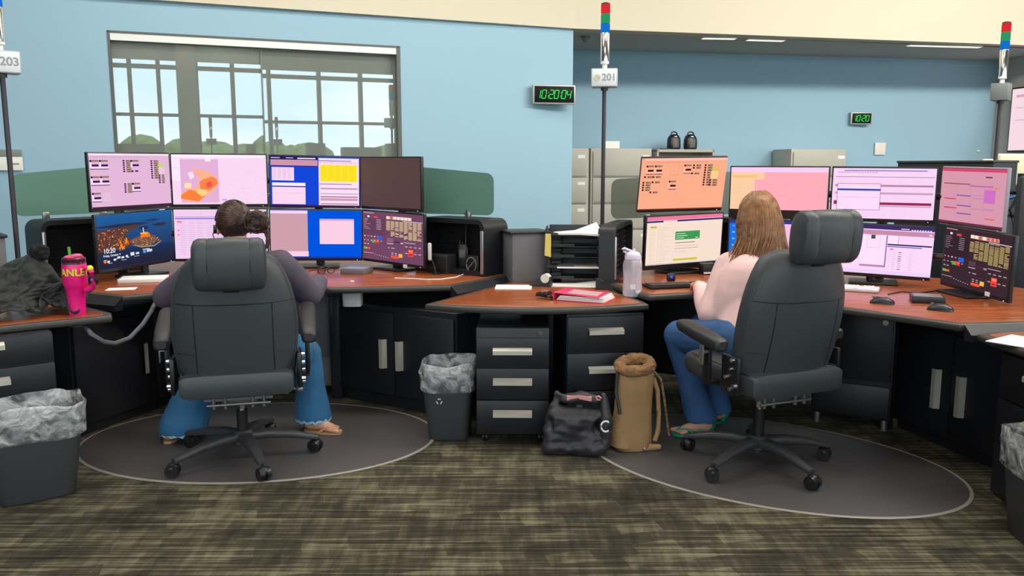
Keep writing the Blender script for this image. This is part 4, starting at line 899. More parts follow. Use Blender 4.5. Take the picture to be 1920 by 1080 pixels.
for cx_, cy_, rr, z in ((-1.69, 4.13, .112, .056), (-1.055, 4.28, .088, .072)):
    b.loft([[Vector((cx_-rt.x+(rr+dr_)*math.cos(2*math.pi*k/40), cy_-rt.y+(rr+dr_)*math.sin(2*math.pi*k/40), z+zz+.006*math.sin(k*2.3))) for k in range(40)] for dr_, zz in ((-.002, .012), (.006, .004), (.007, -.008), (0, -.01))], cap=False)
b.build('frayed_hem', mat('pale_denim_fray', (150, 188, 206), .9, bump=.5, bscale=200), pl)
def strands(name, m, parent, root, paths, r=.0022):
    b = MB(); O_ = Vector((root.x, root.y, 0))
    for P in paths:
        P = [Vector(p)-O_ for p in P]; n = len(P)-1; Q = []
        for i in range(n):
            p0, p1, p2, p3 = P[max(0, i-1)], P[i], P[i+1], P[min(n, i+2)]
            for k in range(4): t_ = k/4; Q.append(.5*((2*p1)+(p2-p0)*t_+(2*p0-5*p1+4*p2-p3)*t_*t_+(3*p1-p0-3*p2+p3)*t_**3))
        Q.append(P[-1]); N = len(Q); b.tube(Q, [r*(1-.75*(i/N)**3) for i in range(N)], 5)
    return b.build(name, m, parent)
rnd = random.Random(12); paths = []
for k in range(240):                                   # strands combed back over the skull into the bun
    th, ph = rnd.uniform(-1.5, 1.75), rnd.uniform(.1, 1.5); S0 = hptL(.0, -.02, .026); bun = Vector((-1.262, 4.045, 1.125))
    sp = lambda a, e, k_=1.03: hptL(.084*k_*math.sin(a)*math.cos(e), -.022-.096*k_*math.cos(a)*math.cos(e), .026+.098*k_*math.sin(e))
    e0 = rnd.uniform(-.55, 1.35); a0 = -rnd.uniform(.2, 2.0) if k % 2 else rnd.uniform(.9, 2.2); a1 = .62; e1 = -.02+rnd.uniform(-.2, .2)
    paths.append([sp(a0+(a1-a0)*t_, e0+(e1-e0)*t_**1.5) for t_ in (0, .33, .66, .9)]+[bun+Vector((rnd.uniform(-.015, .015), rnd.uniform(-.02, .0), rnd.uniform(-.02, .02)))])
for k in range(110):
    c = Vector((-1.232, 4.028, 1.128)); a = rnd.uniform(0, 6.28); rr = rnd.uniform(.03, .056); y0 = rnd.uniform(-.036, .01)
    paths.append([c+Vector((rr*math.cos(a+q*.55), y0-.012*math.sin(q), rr*math.sin(a+q*.55)*.95)) for q in range(rnd.randint(3, 6))])
for k in range(14): x = rnd.uniform(0, .03); paths.append([Vector((-1.205+x*.3, 4.02, 1.10)), Vector((-1.185+x, 4.0, 1.06)), Vector((-1.19+x, 3.99, 1.02)), Vector((-1.20+x*1.2, 3.99, rnd.uniform(.97, 1.01)))])
strands('hair_strands', mat('brown_hair_strands', (74, 50, 40), .4, var=.35, vscale=40), pl, rt, paths, .0017)
# headset on the dark-haired person
hs = thing('headset', 'thin black headset with boom on the ear of the dark-haired person', 'headset', hptL(-.088, .0, -.012))
o = Vector(hs.location)
b = MB(); b.cyl(hptL(-.082, -.004, -.012)-o, hptL(-.098, -.004, -.012)-o, .022); b.build('ear_cushion', M_blackp, hs)
b = MB(); b.tube([hptL(.088*-math.cos(a), -.02+.01*math.sin(a), .02+.112*math.sin(a))-o for a in [math.pi*.02+math.pi*.96*k/16 for k in range(17)]], .0035); b.build('headband', M_blackp, hs)
b = MB(); b.tube([hptL(-.094, .0, -.016)-o, hptL(-.106, .05, -.03)-o, hptL(-.10, .085, -.05)-o, hptL(-.062, .115, -.062)-o], .0025); b.ball(hptL(-.06, .116, -.063)-o, .007, 8); b.build('microphone_boom', M_blackp, hs)
rt2 = Vector((1.08, 4.05, 0)); hc2 = Vector((1.215, 4.14, 1.135)); Mh2 = (rotz(R(24)) @ rotx(R(-10))).to_3x3()
def hair2(p, M4):
    o = [('e', p(0, -.02, .026), (.09, .103, .106), M4)]; rnd = random.Random(4)
    for k in range(64):
        f = k/63; a = R(-205+230*f) if k % 2 == 0 else R(-200+220*rnd.random())     # round the head from left cheek to right
        x, y = math.cos(a), math.sin(a)
        top = p(x*.07, y*.08-.015, .07); mid_ = p(x*.098, y*.105-.012, -.02); low = p(x*.102, y*.10-.02, -.11); L = rnd.uniform(.14, .30)
        sw = Vector((rnd.uniform(-.03, .03), rnd.uniform(-.02, .0), 0))
        end = low+Vector((x*.02-.01, -.02, -L))+sw; kk = low*.5+end*.5+Vector((rnd.uniform(-.012, .012), rnd.uniform(-.012, .004), 0))
        o.append(('chain', [(top, .016), (mid_, .016), (low, .015), (kk, .0125), (end, .006)]))
    return o
pr_, hptR, VR = person('person with long brown hair in pale pink sweatshirt and jeans, turned to left screens', rt2,
    dict(pelvis=(1.13, 3.92, .58), chest=(1.16, 4.06, .84), neck=(1.20, 4.10, 1.01), shL=(1.085, 4.12, .90), shR=(1.36, 4.03, .91), elL=(.985, 4.06, .675), elR=(1.47, 4.16, .72), wrL=(1.0, 4.40, .765), wrR=(1.30, 4.50, .775),
         hipL=(1.05, 3.90, .575), hipR=(1.19, 4.0, .575), knL=(.865, 4.22, .53), knR=(1.03, 4.42, .53), anL=(.995, 4.21, .07), anR=(1.12, 4.38, .07)),
    hc2, Mh2, {'L': ((.1, 1, -.1), (0, 0, 1), .8, 1), 'R': ((-.2, 1, -.05), (0, 0, 1), .6, -1)},
    {'L': ((1.02, 4.20, .022), (.845, 4.175, .022)), 'R': ((1.14, 4.40, .022), (.97, 4.42, .022))}, (M_rose, M_jean2), hair2,
    {'L': ((.99, 4.22, .085), .084, .082), 'R': ((1.11, 4.38, .085), .084, .082)}, M_hair2, .005, .165)
rnd = random.Random(6); paths = []
for k in range(420):
    a = R(rnd.uniform(-215, 35)); x, y = math.cos(a), math.sin(a); L_ = rnd.uniform(.13, .33)+(.12 if rnd.random() < .3 else 0); j = rnd.uniform(-.012, .012)
    top = hptR(x*.02+rnd.uniform(-.02, .02), -.03+y*.02, .132+rnd.uniform(-.004, .004)); q1 = hptR(x*.074, y*.083-.02, .095); q2 = hptR(x*.099+j*.3, y*.11-.02, .01); q3 = hptR(x*.108+j, y*.113-.02, -.09)
    side = Vector((x*.03-.02+rnd.uniform(-.03, .03), rnd.uniform(-.035, -.01), 0)); q5 = q3+side+Vector((0, 0, -L_)); q4 = q3*.5+q5*.5+Vector((j*1.6, -.008+j, 0))
    paths.append([top, q1, q2, q3, q4, q5])
strands('hair_strands', mat('light_brown_hair_strands', (150, 106, 68), .4, var=.45, vscale=30), pr_, rt2, paths, .0024)
M_teal = mat('teal_sandal', (24, 150, 118), .5); M_olive = mat('tan_strap', (176, 142, 106), .6)
sandal(pr_, rt2, Vector((1.02, 4.20, .004)), Vector((.845, 4.175, .004)), M_teal, M_teal, 1); sandal(pr_, rt2, Vector((1.14, 4.40, .004)), Vector((.97, 4.42, .004)), M_teal, M_teal, 1)

# ------------------------------------------------------------------ waste bins
def liner_mat():
    m = bpy.data.materials.new('clear_liner'); m.use_nodes = True; n, l = m.node_tree.nodes, m.node_tree.links; b = n['Principled BSDF']
    b.inputs['Base Color'].default_value = (.8, .8, .8, 1); b.inputs['Roughness'].default_value = .2; b.inputs['Alpha'].default_value = .34
    tc = n.new('ShaderNodeTexCoord'); t = n.new('ShaderNodeTexNoise'); t.inputs['Scale'].default_value = 11; t.inputs['Detail'].default_value = 3; t.inputs['Distortion'].default_value = 1.6
    u = n.new('ShaderNodeBump'); u.inputs['Strength'].default_value = 1; u.inputs['Distance'].default_value = .03
    l.new(tc.outputs['Object'], t.inputs['Vector']); l.new(t.outputs[0], u.inputs['Height']); l.new(u.outputs[0], b.inputs['Normal'])
    rp = n.new('ShaderNodeValToRGB'); e = rp.color_ramp.elements; e[0].position = .35; e[0].color = (.07, .07, .07, 1); e[1].position = .68; e[1].color = (.62, .62, .62, 1)
    l.new(t.outputs[0], rp.inputs[0]); l.new(rp.outputs[0], b.inputs['Alpha']); return m
M_liner = liner_mat()
def waste_bin(label, loc, rz, wx, wy, h, mark=False, seed=1):
    t = thing('waste_bin', label, 'waste bin', (*loc, 0), rz)
    def ring(s_, z): return [Vector((x, y, z)) for x, y in [sup(wx/2*s_, wy/2*s_, 5, q, 48) for q in range(48)]]
    b = MB(); b.loft([ring(.74, .003), ring(.77, 0.012), ring(.99, h-.02), ring(1.03, h-.018), ring(1.03, h), ring(.99, h), ring(.76, .02)], cap=True)
    b.build('bin_body', mat('bin_plastic', (58, 58, 60), .5), t)
    rnd = random.Random(seed); b = MB(); rings = []
    for s_, z, amp in ((1.0, h-.085, .006), (1.055, h-.075, .005), (1.06, h-.03, .008), (1.07, h+.02, .014), (1.05, h+.055, .02), (1.0, h+.062, .02), (.93, h+.03, .014), (.86, h-.06, .012), (.78, h-.17, .01)):
        r_ = ring(s_, z); out = []
        for q, p in enumerate(r_):
            nn = noise.noise(Vector((p.x*14+seed*3, p.y*14, z*22)))+.6*noise.noise(Vector((p.x*40, p.y*40, z*50+seed))); d = Vector((p.x, p.y, 0)).normalized()
            out.append(p+d*nn*amp*.9+zA*amp*1.3*noise.noise(Vector((p.x*11, p.y*11, seed*2.2+z*4))))
        rings.append(out)
    b.loft(rings, cap=False); b.build('liner', M_liner, t)
    if mark:
        b = MB(); 
        for k in range(3):
            a = R(90+120*k); c = Vector((-.035+.012*math.cos(a), -wy/2*.955-.006, h-.125+.012*math.sin(a)))
            b.box((0, 0, 0), (.016, .0015, .006), M=TR(*c) @ roty(-a+R(90)))
        b.build('recycling_mark', mat('pale_print', (190, 190, 190), .7), t)
    return t
waste_bin('black waste bin with clear liner between the corner cabinet and drawer pedestal', (-.325, 4.22), R(-3), .27, .30, .345, True, 1)
waste_bin('black waste bin with clear liner at the lower left corner below the drawers', (-2.045, 3.415), R(36), .38, .27, .35, False, 2)
waste_bin('black waste bin with clear liner cut off by the right edge', (2.0, 2.94), R(84), .36, .25, .345, False, 3)

# ------------------------------------------------------------------ bags on the floor
M_nylon = mat('black_nylon', (44, 43, 47), .5, bump=.2, bscale=40)
t = thing('tote_bag', 'slouching black nylon bag with pink lining on the carpet beside tan bag', 'bag', (.30, 3.90, 0), R(-4))
def bagfn(co, n):
    f = noise.noise(Vector((co.x*5+co.z*6, co.y*4, co.z*9-co.x*7))); return co+n*.020*f+n*.008*noise.noise(Vector((co.x*20+co.z*16, co.y*20, co.z*30-co.x*12)))+Vector((.12*max(0, co.z-.12)*.35, 0, 0))
blob('bag_body', [('chain', [((-.11, .0, .045), .045), ((.115, .0, .045), .045)]), ('chain', [((-.10, .01, .10), .05), ((.11, .01, .10), .05)]), ('chain', [((-.085, .015, .2), .042), ((.105, .015, .2), .04)]), ('chain', [((-.06, .02, .285), .026), ((.10, .02, .275), .026)]), ('c', (-.09, .03, .30), .018, (-.12, .02, .12), .03), ('b', (0, .0, .11), (.20, .07, .17))], M_nylon, t, voxel=.007, it=5, fn=bagfn)
b = MB(); b.loft([[Vector((x, -.012-.004*math.sin(x*30), z+.004*math.sin(x*60))) for x in [-.035+.012*i for i in range(11)]] for z in (.282, .302)], cap=False, closed=False)
b.loft([[Vector((x, -.012-.004*math.sin(x*30), .302+.004*math.sin(x*60))) for x in [-.035+.012*i for i in range(11)]], [Vector((x, .03, .296)) for x in [-.035+.012*i for i in range(11)]]], cap=False, closed=False)
b.build('lining', mat('salmon_lining', (214, 150, 142), .8), t)
MB().tube([(.105, .0, .292), (.118, -.012, .302), (.128, -.012, .294), (.122, -.008, .282), (.108, -.002, .284)], .005).build('pull_loop', mat('salmon_lining', ()), t)
b = MB(); b.tube([(.152+.022*math.cos(R(a)), -.052, .165+.026*math.sin(R(a))) for a in range(50, 311, 20)], .0045); b.build('round_logo', M_whitep, t)
blob('side_pocket', [('chain', [((.15, -.0, .06), .035), ((.155, .0, .2), .032), ((.14, .02, .30), .016)])], M_nylon, t, voxel=.008, disp=.006, dscale=16)
t = thing('canvas_bag', 'upright tan canvas bag with fleece collar standing on the right mat edge', 'bag', (.60, 4.0, 0), R(8))
M_can = mat('tan_canvas', (158, 124, 84), .9, bump=.3, bscale=120, var=.14, vscale=5)
b = MB(); rings = []
for z, rx, ry, ox in ((.006, .085, .07, -.005), (.03, .108, .085, -.008), (.10, .104, .08, -.006), (.2, .095, .072, .0), (.3, .092, .068, .006), (.38, .094, .066, .008), (.42, .090, .062, .006)):
    rings.append([Vector((x+ox, y, z))+Vector((x, y, 0)).normalized()*.010*(noise.noise(Vector((x*14, y*14, z*9)))+.5*noise.noise(Vector((x*40, y*40, z*30)))) for x, y in [sup(rx, ry, 2.5, q, 40) for q in range(40)]])
b.loft(rings); b.build('bag_body', M_can, t)
M_fl = mat('tan_fleece', (142, 106, 70), 1, bump=1, bscale=150, var=.25, vscale=30)
blob('fleece_collar', [('chain', [(Vector((.006+.078*math.cos(2*math.pi*k/20), .054*math.sin(2*math.pi*k/20), .425+.02*math.sin(2*math.pi*k/20)+.008*math.cos(2*math.pi*k/20))), .028) for k in range(21)])], M_fl, t, voxel=.006, it=2, disp=.006, dscale=60)
MB().lathe([(.001, .405), (.06, .41)], (.006, 0, 0), 20, 1, .7).build('dark_opening', mat('brown_lining', (70, 42, 34), .9), t)
b = MB(); P = [(.094, -.02, .40), (.13, -.03, .36), (.15, -.03, .26), (.165, -.035, .15), (.18, -.03, .07)]
b.tube(P, .006); b.build('woven_strap', mat('patterned_webbing', (120, 104, 70), .9, var=.8, vscale=70), t)
MB().tube([(.098, -.01, .36), (.118, -.02, .30), (.124, -.03, .2), (.12, -.04, .1), (.1, -.05, .05)], .012).build('canvas_strap', M_can, t)
MB().tube([(-.09, -.03, .40), (-.10, -.045, .3), (-.09, -.062, .24), (-.085, -.07, .2)], .008).build('dark_strap', M_nylon, t)
blob('base_flap', [('c', (.05, -.05, .02), .02, (.12, -.06, .022), .015)], M_can, t, voxel=.006, disp=.004, dscale=30)
MB().ball((.04, -.082, .024), .007, 8).build('snap', M_alu, t)
# ------------------------------------------------------------------ numbered stack-light poles
M_led = [emat('lamp_red', (206, 42, 48), 1), emat('lamp_green', (40, 142, 92), 1), emat('lamp_blue', (20, 104, 190), 1)]
M_pole = mat('black_pole', (52, 46, 52), .4)
def stack_pole(label, x, y, zb_, zbox, rz, number=None, lamps=True, bw=.17, bh=.118, cream=True, group=None):
    t = thing('stack_light', label, 'signal light', (x, y, zb_), rz, group); z0 = zbox-zb_
    MB().cyl((0, 0, 0), (0, 0, z0-bh/2), .0135).build('pole', M_pole, t)
    MB().cyl((0, 0, 0), (0, 0, .012), .05).build('pole_foot', M_pole, t)
    MB().cyl((0, 0, z0-bh/2-.02), (0, 0, z0-bh/2), .024).build('pole_collar', M_pole, t)
    bx = MB().box((0, 0, z0), (bw, .11, bh), bev=.004).build('control_box', mat('box_grey', (178, 184, 188), .45) if number else mat('box_dark_grey', (108, 112, 110), .45), t)
    if number:
        MB().box((0, -.0565, z0), (bw-.012, .003, bh-.012), bev=.001).build('number_plate', mat('plate_pale', (222, 228, 230), .5), bx)
        text('number', number, .062, mat('number_grey', (150, 156, 156), .6), bx, TR(.030, -.0585, z0) @ rotx(R(90)), .0006, bold=.0016)
        MB().cyl((-.048, -.058, z0), (-.048, -.0602, z0), .021, seg=24).build('round_seal', mat('seal_tan', (196, 188, 164), .6, var=.2, vscale=60), bx)
    z = z0+bh/2
    MB().lathe([(.016, z), (.016, z+.03), (.027, z+.034), (.027, z+.05)]).build('mount_socket', M_whitep, t)
    MB().lathe([(.029, z+.05), (.029, z+.225), (.027, z+.23)]).build('lamp_tube', M_chrome, t)
    z += .23
    for m, nm in ((M_led[2], 'blue_lamp'), (M_led[1], 'green_lamp'), (M_led[0], 'red_lamp')):
        MB().lathe([(.026, z), (.03, z+.003), (.03, z+.056), (.026, z+.06)]).build(nm, m if lamps else M_blackp, t); z += .06
    MB().lathe([(.029, z), (.029, z+.006), (.012, z+.012)]).build('cap', M_blackp, t)
    return t
p = aty(1133.5, 147, 5.62); stack_pole('stack light pole numbered 201 with red, green and blue lamps', p.x, p.y, ZL, p.z, R(-8), '201')
p = aty(2, 117, 4.62); stack_pole('stack light pole numbered 203, cut off by the left edge', p.x, p.y, ZL, p.z, R(40), '203')
p = aty(1877, 173, 6.0); stack_pole('stack light pole with plain grey box at the right, before the grey wall', p.x, p.y, 0, p.z, R(50), None, bw=.13)
# ------------------------------------------------------------------ digital clocks and other wall items
SEG = {'0': 'abcdef', '1': 'bc', '2': 'abged', '4': 'fgbc'}
def clock(label, c, rz, w, h, txt, dh, dep):
    t = thing('digital_clock', label, 'clock', c, rz)
    MB().box((0, 0, 0), (w, dep, h), bev=.008).build('case', mat('clock_silver', (170, 170, 164), .4, .3), t)
    MB().box((0, -dep/2-.001, 0), (w-.03, .004, h-.03), bev=.002).build('display', mat('clock_black', (6, 14, 12), .5, spec=.15), t)
    b = MB(); dw_, th = dh*.5, dh*.085; wid = sum((.4 if ch == ':' else (.55 if ch == '1' else 1))*dh*.66 for ch in txt); x = -wid/2+w*.03
    sh = lambda X, Z: X+Z*.17
    def seg(x0, z0, x1, z1):
        d = Vector((x1-x0, 0, z1-z0)).normalized(); n = Vector((-d.z, 0, d.x))*th/2
        P = [Vector((x0, 0, z0))+d*th*.2, Vector((x0, 0, z0))+d*th*.6+n, Vector((x1, 0, z1))-d*th*.6+n, Vector((x1, 0, z1))-d*th*.2, Vector((x1, 0, z1))-d*th*.6-n, Vector((x0, 0, z0))+d*th*.6-n]
        b.loft([[Vector((sh(p.x, p.z), y, p.z)) for p in P] for y in (-dep/2-.0035, -dep/2-.005)])
    for ch in txt:
        if ch == ':':
            for z in (-dh*.2, dh*.2): b.box((sh(x+dh*.13, z), -dep/2-.004, z), (th, .002, th))
            x += .4*dh*.66; continue
        o = x if ch != '1' else x-dw_*.72; a = dh/2
        for s_ in SEG[ch]:
            seg(*{'a': (o, a, o+dw_, a), 'b': (o+dw_, a, o+dw_, 0), 'c': (o+dw_, 0, o+dw_, -a), 'd': (o, -a, o+dw_, -a), 'e': (o, 0, o, -a), 'f': (o, a, o, 0), 'g': (o, 0, o+dw_, 0)}[s_])
        x += (.55 if ch == '1' else 1)*dh*.66
    b.build('digits', emat('green_led', (60, 250, 90), 1), t); return t
a_A = math.atan2(uA.y, uA.x); a_B = math.atan2(uB.y, uB.x)
c = onA(1038, 177.5, .10); clock('green digital clock reading 10:20:04 at the corner of the blue wall', c, a_A-R(10), .435, .188, '10:20:04', .080, .06)
MB().box((0, 0, 0), (.06, .07, .06)).build('bracket', M_blackp, None, loc=c-nA*.06, rz=a_A).parent = None
bk = bpy.data.objects['bracket']; bk.parent = bpy.data.objects['digital_clock']; bk.location = (-.03, .06, 0); bk.rotation_euler.z = 0
c = onB(1614, 222, .06); clock('small green digital clock reading 10:20 on the alcove wall', c, a_B-R(8), .275, .155, '10:20', .072, .05)
bk2 = bk.copy(); C.objects.link(bk2); bk2.parent = bpy.data.objects['digital_clock.001']; bk2.location = (0, .05, 0)
def wallplate(name, label, cat, c, rz, w, h, m, extra=None):
    t = thing(name, label, cat, c, rz); MB().box((0, 0, 0), (w, .014, h), bev=.003).build('plate', m, t)
    if extra: extra(t)
    return t
c = onB(1650, 279, .02)
def screws(t): 
    b = MB(); b.cyl((0, -.008, .05), (0, -.0095, .05), .004); b.cyl((0, -.008, -.05), (0, -.0095, -.05), .004); b.build('screw', M_alu, t)
wallplate('wall_plate', 'blank cream cover plate on the alcove wall right of the small clock', 'cover plate', c, a_B, .15, .155, mat('plate_cream', (226, 218, 206), .6), screws)
c = onB(1834, 283, .012); wallplate('wall_plate', 'tiny white plate on the alcove wall near the right stack light', 'cover plate', c, a_B, .05, .02, M_whitep)
c = onA(2, 300, .02)
def sgn(t): MB().box((0, -.009, .055), (.30, .006, .055), bev=.001).build('grey_band', mat('sign_grey', (120, 128, 122), .6), t); MB().box((.10, -.0085, -.03), (.05, .004, .01)).build('small_print', mat('sign_grey', ()), t)
wallplate('room_sign', 'white and grey room sign on the blue wall behind the 203 pole', 'sign', c, a_A, .30, .165, mat('sign_white', (232, 230, 222), .6), sgn)
# whiteboard / projection on the right wall
def onC(x, y, off=0):
    r = ray(x, y); o = Vector((0, 0, HC)); q = Vector((cC.x, cC.y, HC))+nC*off; t = (q-o).dot(nC)/r.dot(nC); return o+r*t
a_C = math.atan2(dC.y, dC.x); a0 = onC(1901, 165, .03); a1 = onC(1898, 285, .03)
t = thing('wall_display', 'bright pinkish wall display cut off by the right edge', 'wall display', Vector((a0.x, a0.y, 0))+dC*.75, a_C if nC.dot(Vector((math.sin(a_C), -math.cos(a_C), 0))) > 0 else a_C+math.pi)
zc, hh = (a0.z+a1.z)/2, abs(a0.z-a1.z)
MB().box((0, 0, zc), (1.5, .05, hh), bev=.006).build('frame', M_blackp, t)
picture('screen', 1.46, hh-.04, [(0, 0, 1, 1, (244, 216, 226)), (.05, .1, .6, .14, (214, 160, 180)), (.05, .3, .8, .32, (226, 190, 200)), (.05, .5, .7, .52, (226, 190, 200))], t, -.028).location.z = zc
# alcove ceiling lights and a sprinkler
for x0, y0, x1, y1, lab in ((1316, 70, 1380, 71, 'short bright slot light in the alcove ceiling near the middle'), (1400, 73, 1470, 75, 'short dim slot light in the alcove ceiling right of the first'), (1702, 83.5, 1838, 87, 'long slot light in the alcove ceiling at the right')):
    p, q = atz(x0, y0, ZF), atz(x1, y1, ZF); d = q-p
    t = thing('slot_light', lab, 'ceiling light', ((p.x+q.x)/2, (p.y+q.y)/2, ZF), math.atan2(d.y, d.x))
    MB().box((0, 0, -.006), (d.length, .09, .012)).build('housing', M_whitep, t)
    MB().box((0, 0, -.0135), (d.length-.02, .07, .004)).build('diffuser', emat('warm_diffuser', (250, 238, 214), 1.2 if 'dim' not in lab else .8), t)
p = atz(1098, 68, ZF)
t = thing('ceiling_camera', 'small grey dome fitting under the alcove ceiling by the blue wall corner', 'dome fitting', p); MB().cyl((0, 0, -.02), (0, 0, 0), .05).build('mount', M_grey, t); MB().ball((0, 0, -.03), .042, 16).build('dome', mat('dome_grey', (130, 126, 118), .2), t)
# ------------------------------------------------------------------ filing cabinets along the alcove wall
def file_cabinet(label, xl, xr, ytop, off, h, n=5, depth=.45, lx=.4):
    p, q = onB(xl, ytop, off), onB(xr, ytop, off); w = (Vector((q.x, q.y, 0))-Vector((p.x, p.y, 0))).length; c = (p+q)/2
    t = thing('filing_cabinet', label, 'filing cabinet', (c.x, c.y, 0), a_B)
    MB().box((0, depth/2, h/2), (w, depth, h), bev=.004).build('body', M_steel, t); dh = (h-.08)/n
    for i in range(n):
        z = h-.03-dh*(i+.5); f = MB().box((0, -.008, z), (w-.05, .02, dh-.014), bev=.003).build('drawer', M_steel, t)
        MB().box((0, -.017, z-dh/2+.022), (w-.08, .012, .016), bev=.003).build('handle', mat('handle_grey', (140, 136, 128), .5), f)
        MB().box((w*lx, -.0195, z+dh*.28), (.085, .003, .036)).build('label_card', M_white, f)
    return t, w
hcab = onB(1160, 278, .5).z
file_cabinet('putty steel filing cabinet half hidden behind the blue wall corner', 1012, 1104.5, 278, .5, hcab, lx=.34)
fc, wf = file_cabinet('putty steel filing cabinet behind the 201 pole with white card on top', 1108, 1222, 278, .5, hcab)
file_cabinet('putty steel filing cabinet standing alone before the alcove wall at right', 1484, 1587, 279.5, .5, hcab)
b = MB().box((0, 0, 0), (.175, .012, .085)); cd = b.build('card', M_white, None); tag(cd, 'blank white card standing on top of a filing cabinet', 'card'); cd.location = onB(1148, 270, .34); cd.location.z = hcab+.0425; cd.rotation_euler.z = a_B
p, q = onB(1232, 280, .5), onB(1340, 280, .5); w = (q-p).length; c = (p+q)/2; hs_ = (p.z+q.z)/2
t = thing('open_bookcase', 'putty steel open bookcase carrying two black heaters', 'bookcase', (c.x, c.y, 0), a_B)
b = MB(); 
for sx in (-1, 1): b.box((sx*(w/2-.012), .2, hs_/2), (.024, .4, hs_))
b.box((0, .2, hs_-.016), (w, .4, .032)); b.box((0, .39, hs_/2), (w, .02, hs_))
b.build('case', M_steel, t, smooth=False)
for z in (.05, .42, .8, 1.16): MB().box((0, .2, z), (w-.05, .36, .02)).build('shelf', M_steel, t)
bx = MB().box((0, 0, .13), (.34, .25, .26), bev=.004).build('carton', mat('yellowish_card', (176, 160, 110), .8), None); tag(bx, 'yellowish carton on the upper shelf of the open bookcase', 'carton'); bx.location = Vector((c.x, c.y, 1.172))+uB*-.12-nB*.2; bx.rotation_euler.z = a_B
def heater(label, x):
    p = onB(x, 278, .32); t = thing('space_heater', label, 'heater', (p.x, p.y, hs_), a_B+R(6))
    b = MB(); rings = []
    for z, rx, ry in ((.0, .065, .05), (.012, .075, .058), (.06, .078, .06), (.12, .075, .056), (.155, .062, .046), (.175, .04, .03), (.18, .02, .012)):
        rings.append([Vector((X, Y, z)) for X, Y in [sup(rx, ry, 3, k, 28) for k in range(28)]])
    b.loft(rings); b.build('housing', M_blackp, t)
    b = MB()
    for i in range(7): b.box((0, -.0585, .03+i*.014), (.075, .006, .006), bev=.001)
    b.build('grille', mat('grille_grey', (120, 112, 104), .4, .6), t)
    MB().tube([(-.045, 0, .165), (-.03, 0, .20), (0, 0, .21), (.03, 0, .20), (.045, 0, .165)], .008).build('carry_handle', M_blackp, t)
    MB().box((0, -.045, .15), (.035, .012, .012), bev=.003).build('switch', M_alu, t)
heater('black space heater on the bookcase, the left one of the pair', 1263); heater('black space heater on the bookcase, the right one of the pair', 1294)
p = onB(1249, 278, .34); b = MB(); b.tube([(0, 0, .006), (-.05, .01, .008), (-.08, -.03, .008), (-.03, -.05, .008), (.05, -.03, .006)], .006); cdo = b.build('power_cord', M_cord, None, loc=(p.x, p.y, hs_)); tag(cdo, 'coiled black cord beside the left heater on the bookcase', 'cord')
# next station in the right background
def bgbox(name, label, cat, parts, c, rz):
    t = thing(name, label, cat, c, rz)
    for nm, m, cc, ss, bv in parts: MB().box(cc, ss, bev=bv).build(nm, m, t)
    return t
p, q = aty(1685, 300, 6.2), aty(1800, 306, 5.7); d = Vector((q.x-p.x, q.y-p.y, 0))
t = thing('equipment_enclosure', 'black console back behind the upper right-end monitors', 'enclosure', (p.x, p.y, 0), math.atan2(d.y, d.x))
MB().box((.40, .1, .71), (.8, .22, 1.42), bev=.01).build('shell', M_black, t); MB().box((.40, .1, 1.425), (.8, .24, .016), bev=.004).build('top_cap', M_edge, t)
M_panel = mat('cream_panel', (196, 190, 164), .7)
for lab, x, y, w_, h_, Y_, rz_ in (('small cream partition panel behind the upper right-end monitor', 1858, 312, .16, .12, 6.9, 0), ('larger cream partition panel at the right edge beside the grey stack box', 1906, 318, .34, .24, 6.4, R(6))):
    p = aty(x, y, Y_); t = thing('partition_panel', lab, 'partition', (p.x, p.y, 0), rz_)
    MB().box((0, 0, p.z), (w_, .05, h_), bev=.02, seg=4).build('panel', M_panel, t); MB().box((0, .02, p.z/2-.05), (.06, .04, p.z-.05)).build('upright', M_blackp, t); MB().box((0, .02, .01), (w_*.8, .3, .02)).build('foot', M_blackp, t)
p = aty(1912, 400, 5.2)
t = thing('screen_mount', 'black and grey screen mount with cables behind the right-end monitors', 'screen mount', (p.x, p.y, ZD))
MB().cyl((0, 0, 0), (0, 0, .62), .03).build('post', M_blackp, t)
for z, a in ((.50, 20), (.36, -10), (.2, 8)):
    e = Vector((.34*math.cos(R(180+a)), .3*math.sin(R(180+a)), z)); b = MB(); b.tube([(0, 0, z), e*.5+zA*z*.5+zA*.02, e], .018); b.box(e, (.05, .05, .08), bev=.01); b.build('arm', M_grey if z == .36 else M_blackp, t)
MB().tube([(0, -.03, .55), (-.1, -.06, .40), (-.05, -.05, .25), (.05, -.05, .1)], .008).build('cable', M_cord, t)
MB().tube([(.02, -.03, .5), (-.12, -.07, .47), (-.2, -.06, .43)], .01).build('blue_cable', mat('blue_cable', (30, 90, 150), .5), t)
p = aty(1935, 380, 5.2)
t = thing('task_chair', 'dark chair back of the next station at the right edge', 'chair', (p.x, p.y, 0))
b = MB(); b.lathe([(.02, .05), (.025, .3), (.02, .42)]); b.build('column', M_blackp, t); MB().box((0, 0, .47), (.48, .46, .08), bev=.03).build('seat', M_nylon, t)
MB().box((0, -.22, .95), (.46, .07, .78), bev=.03).build('backrest', M_nylon, t)
b = MB()
for k in range(5): a = 2*math.pi*k/5; b.box((.16*math.cos(a), .16*math.sin(a), .04), (.32, .04, .05), a, bev=.01)
b.build('star_base', M_blackp, t)
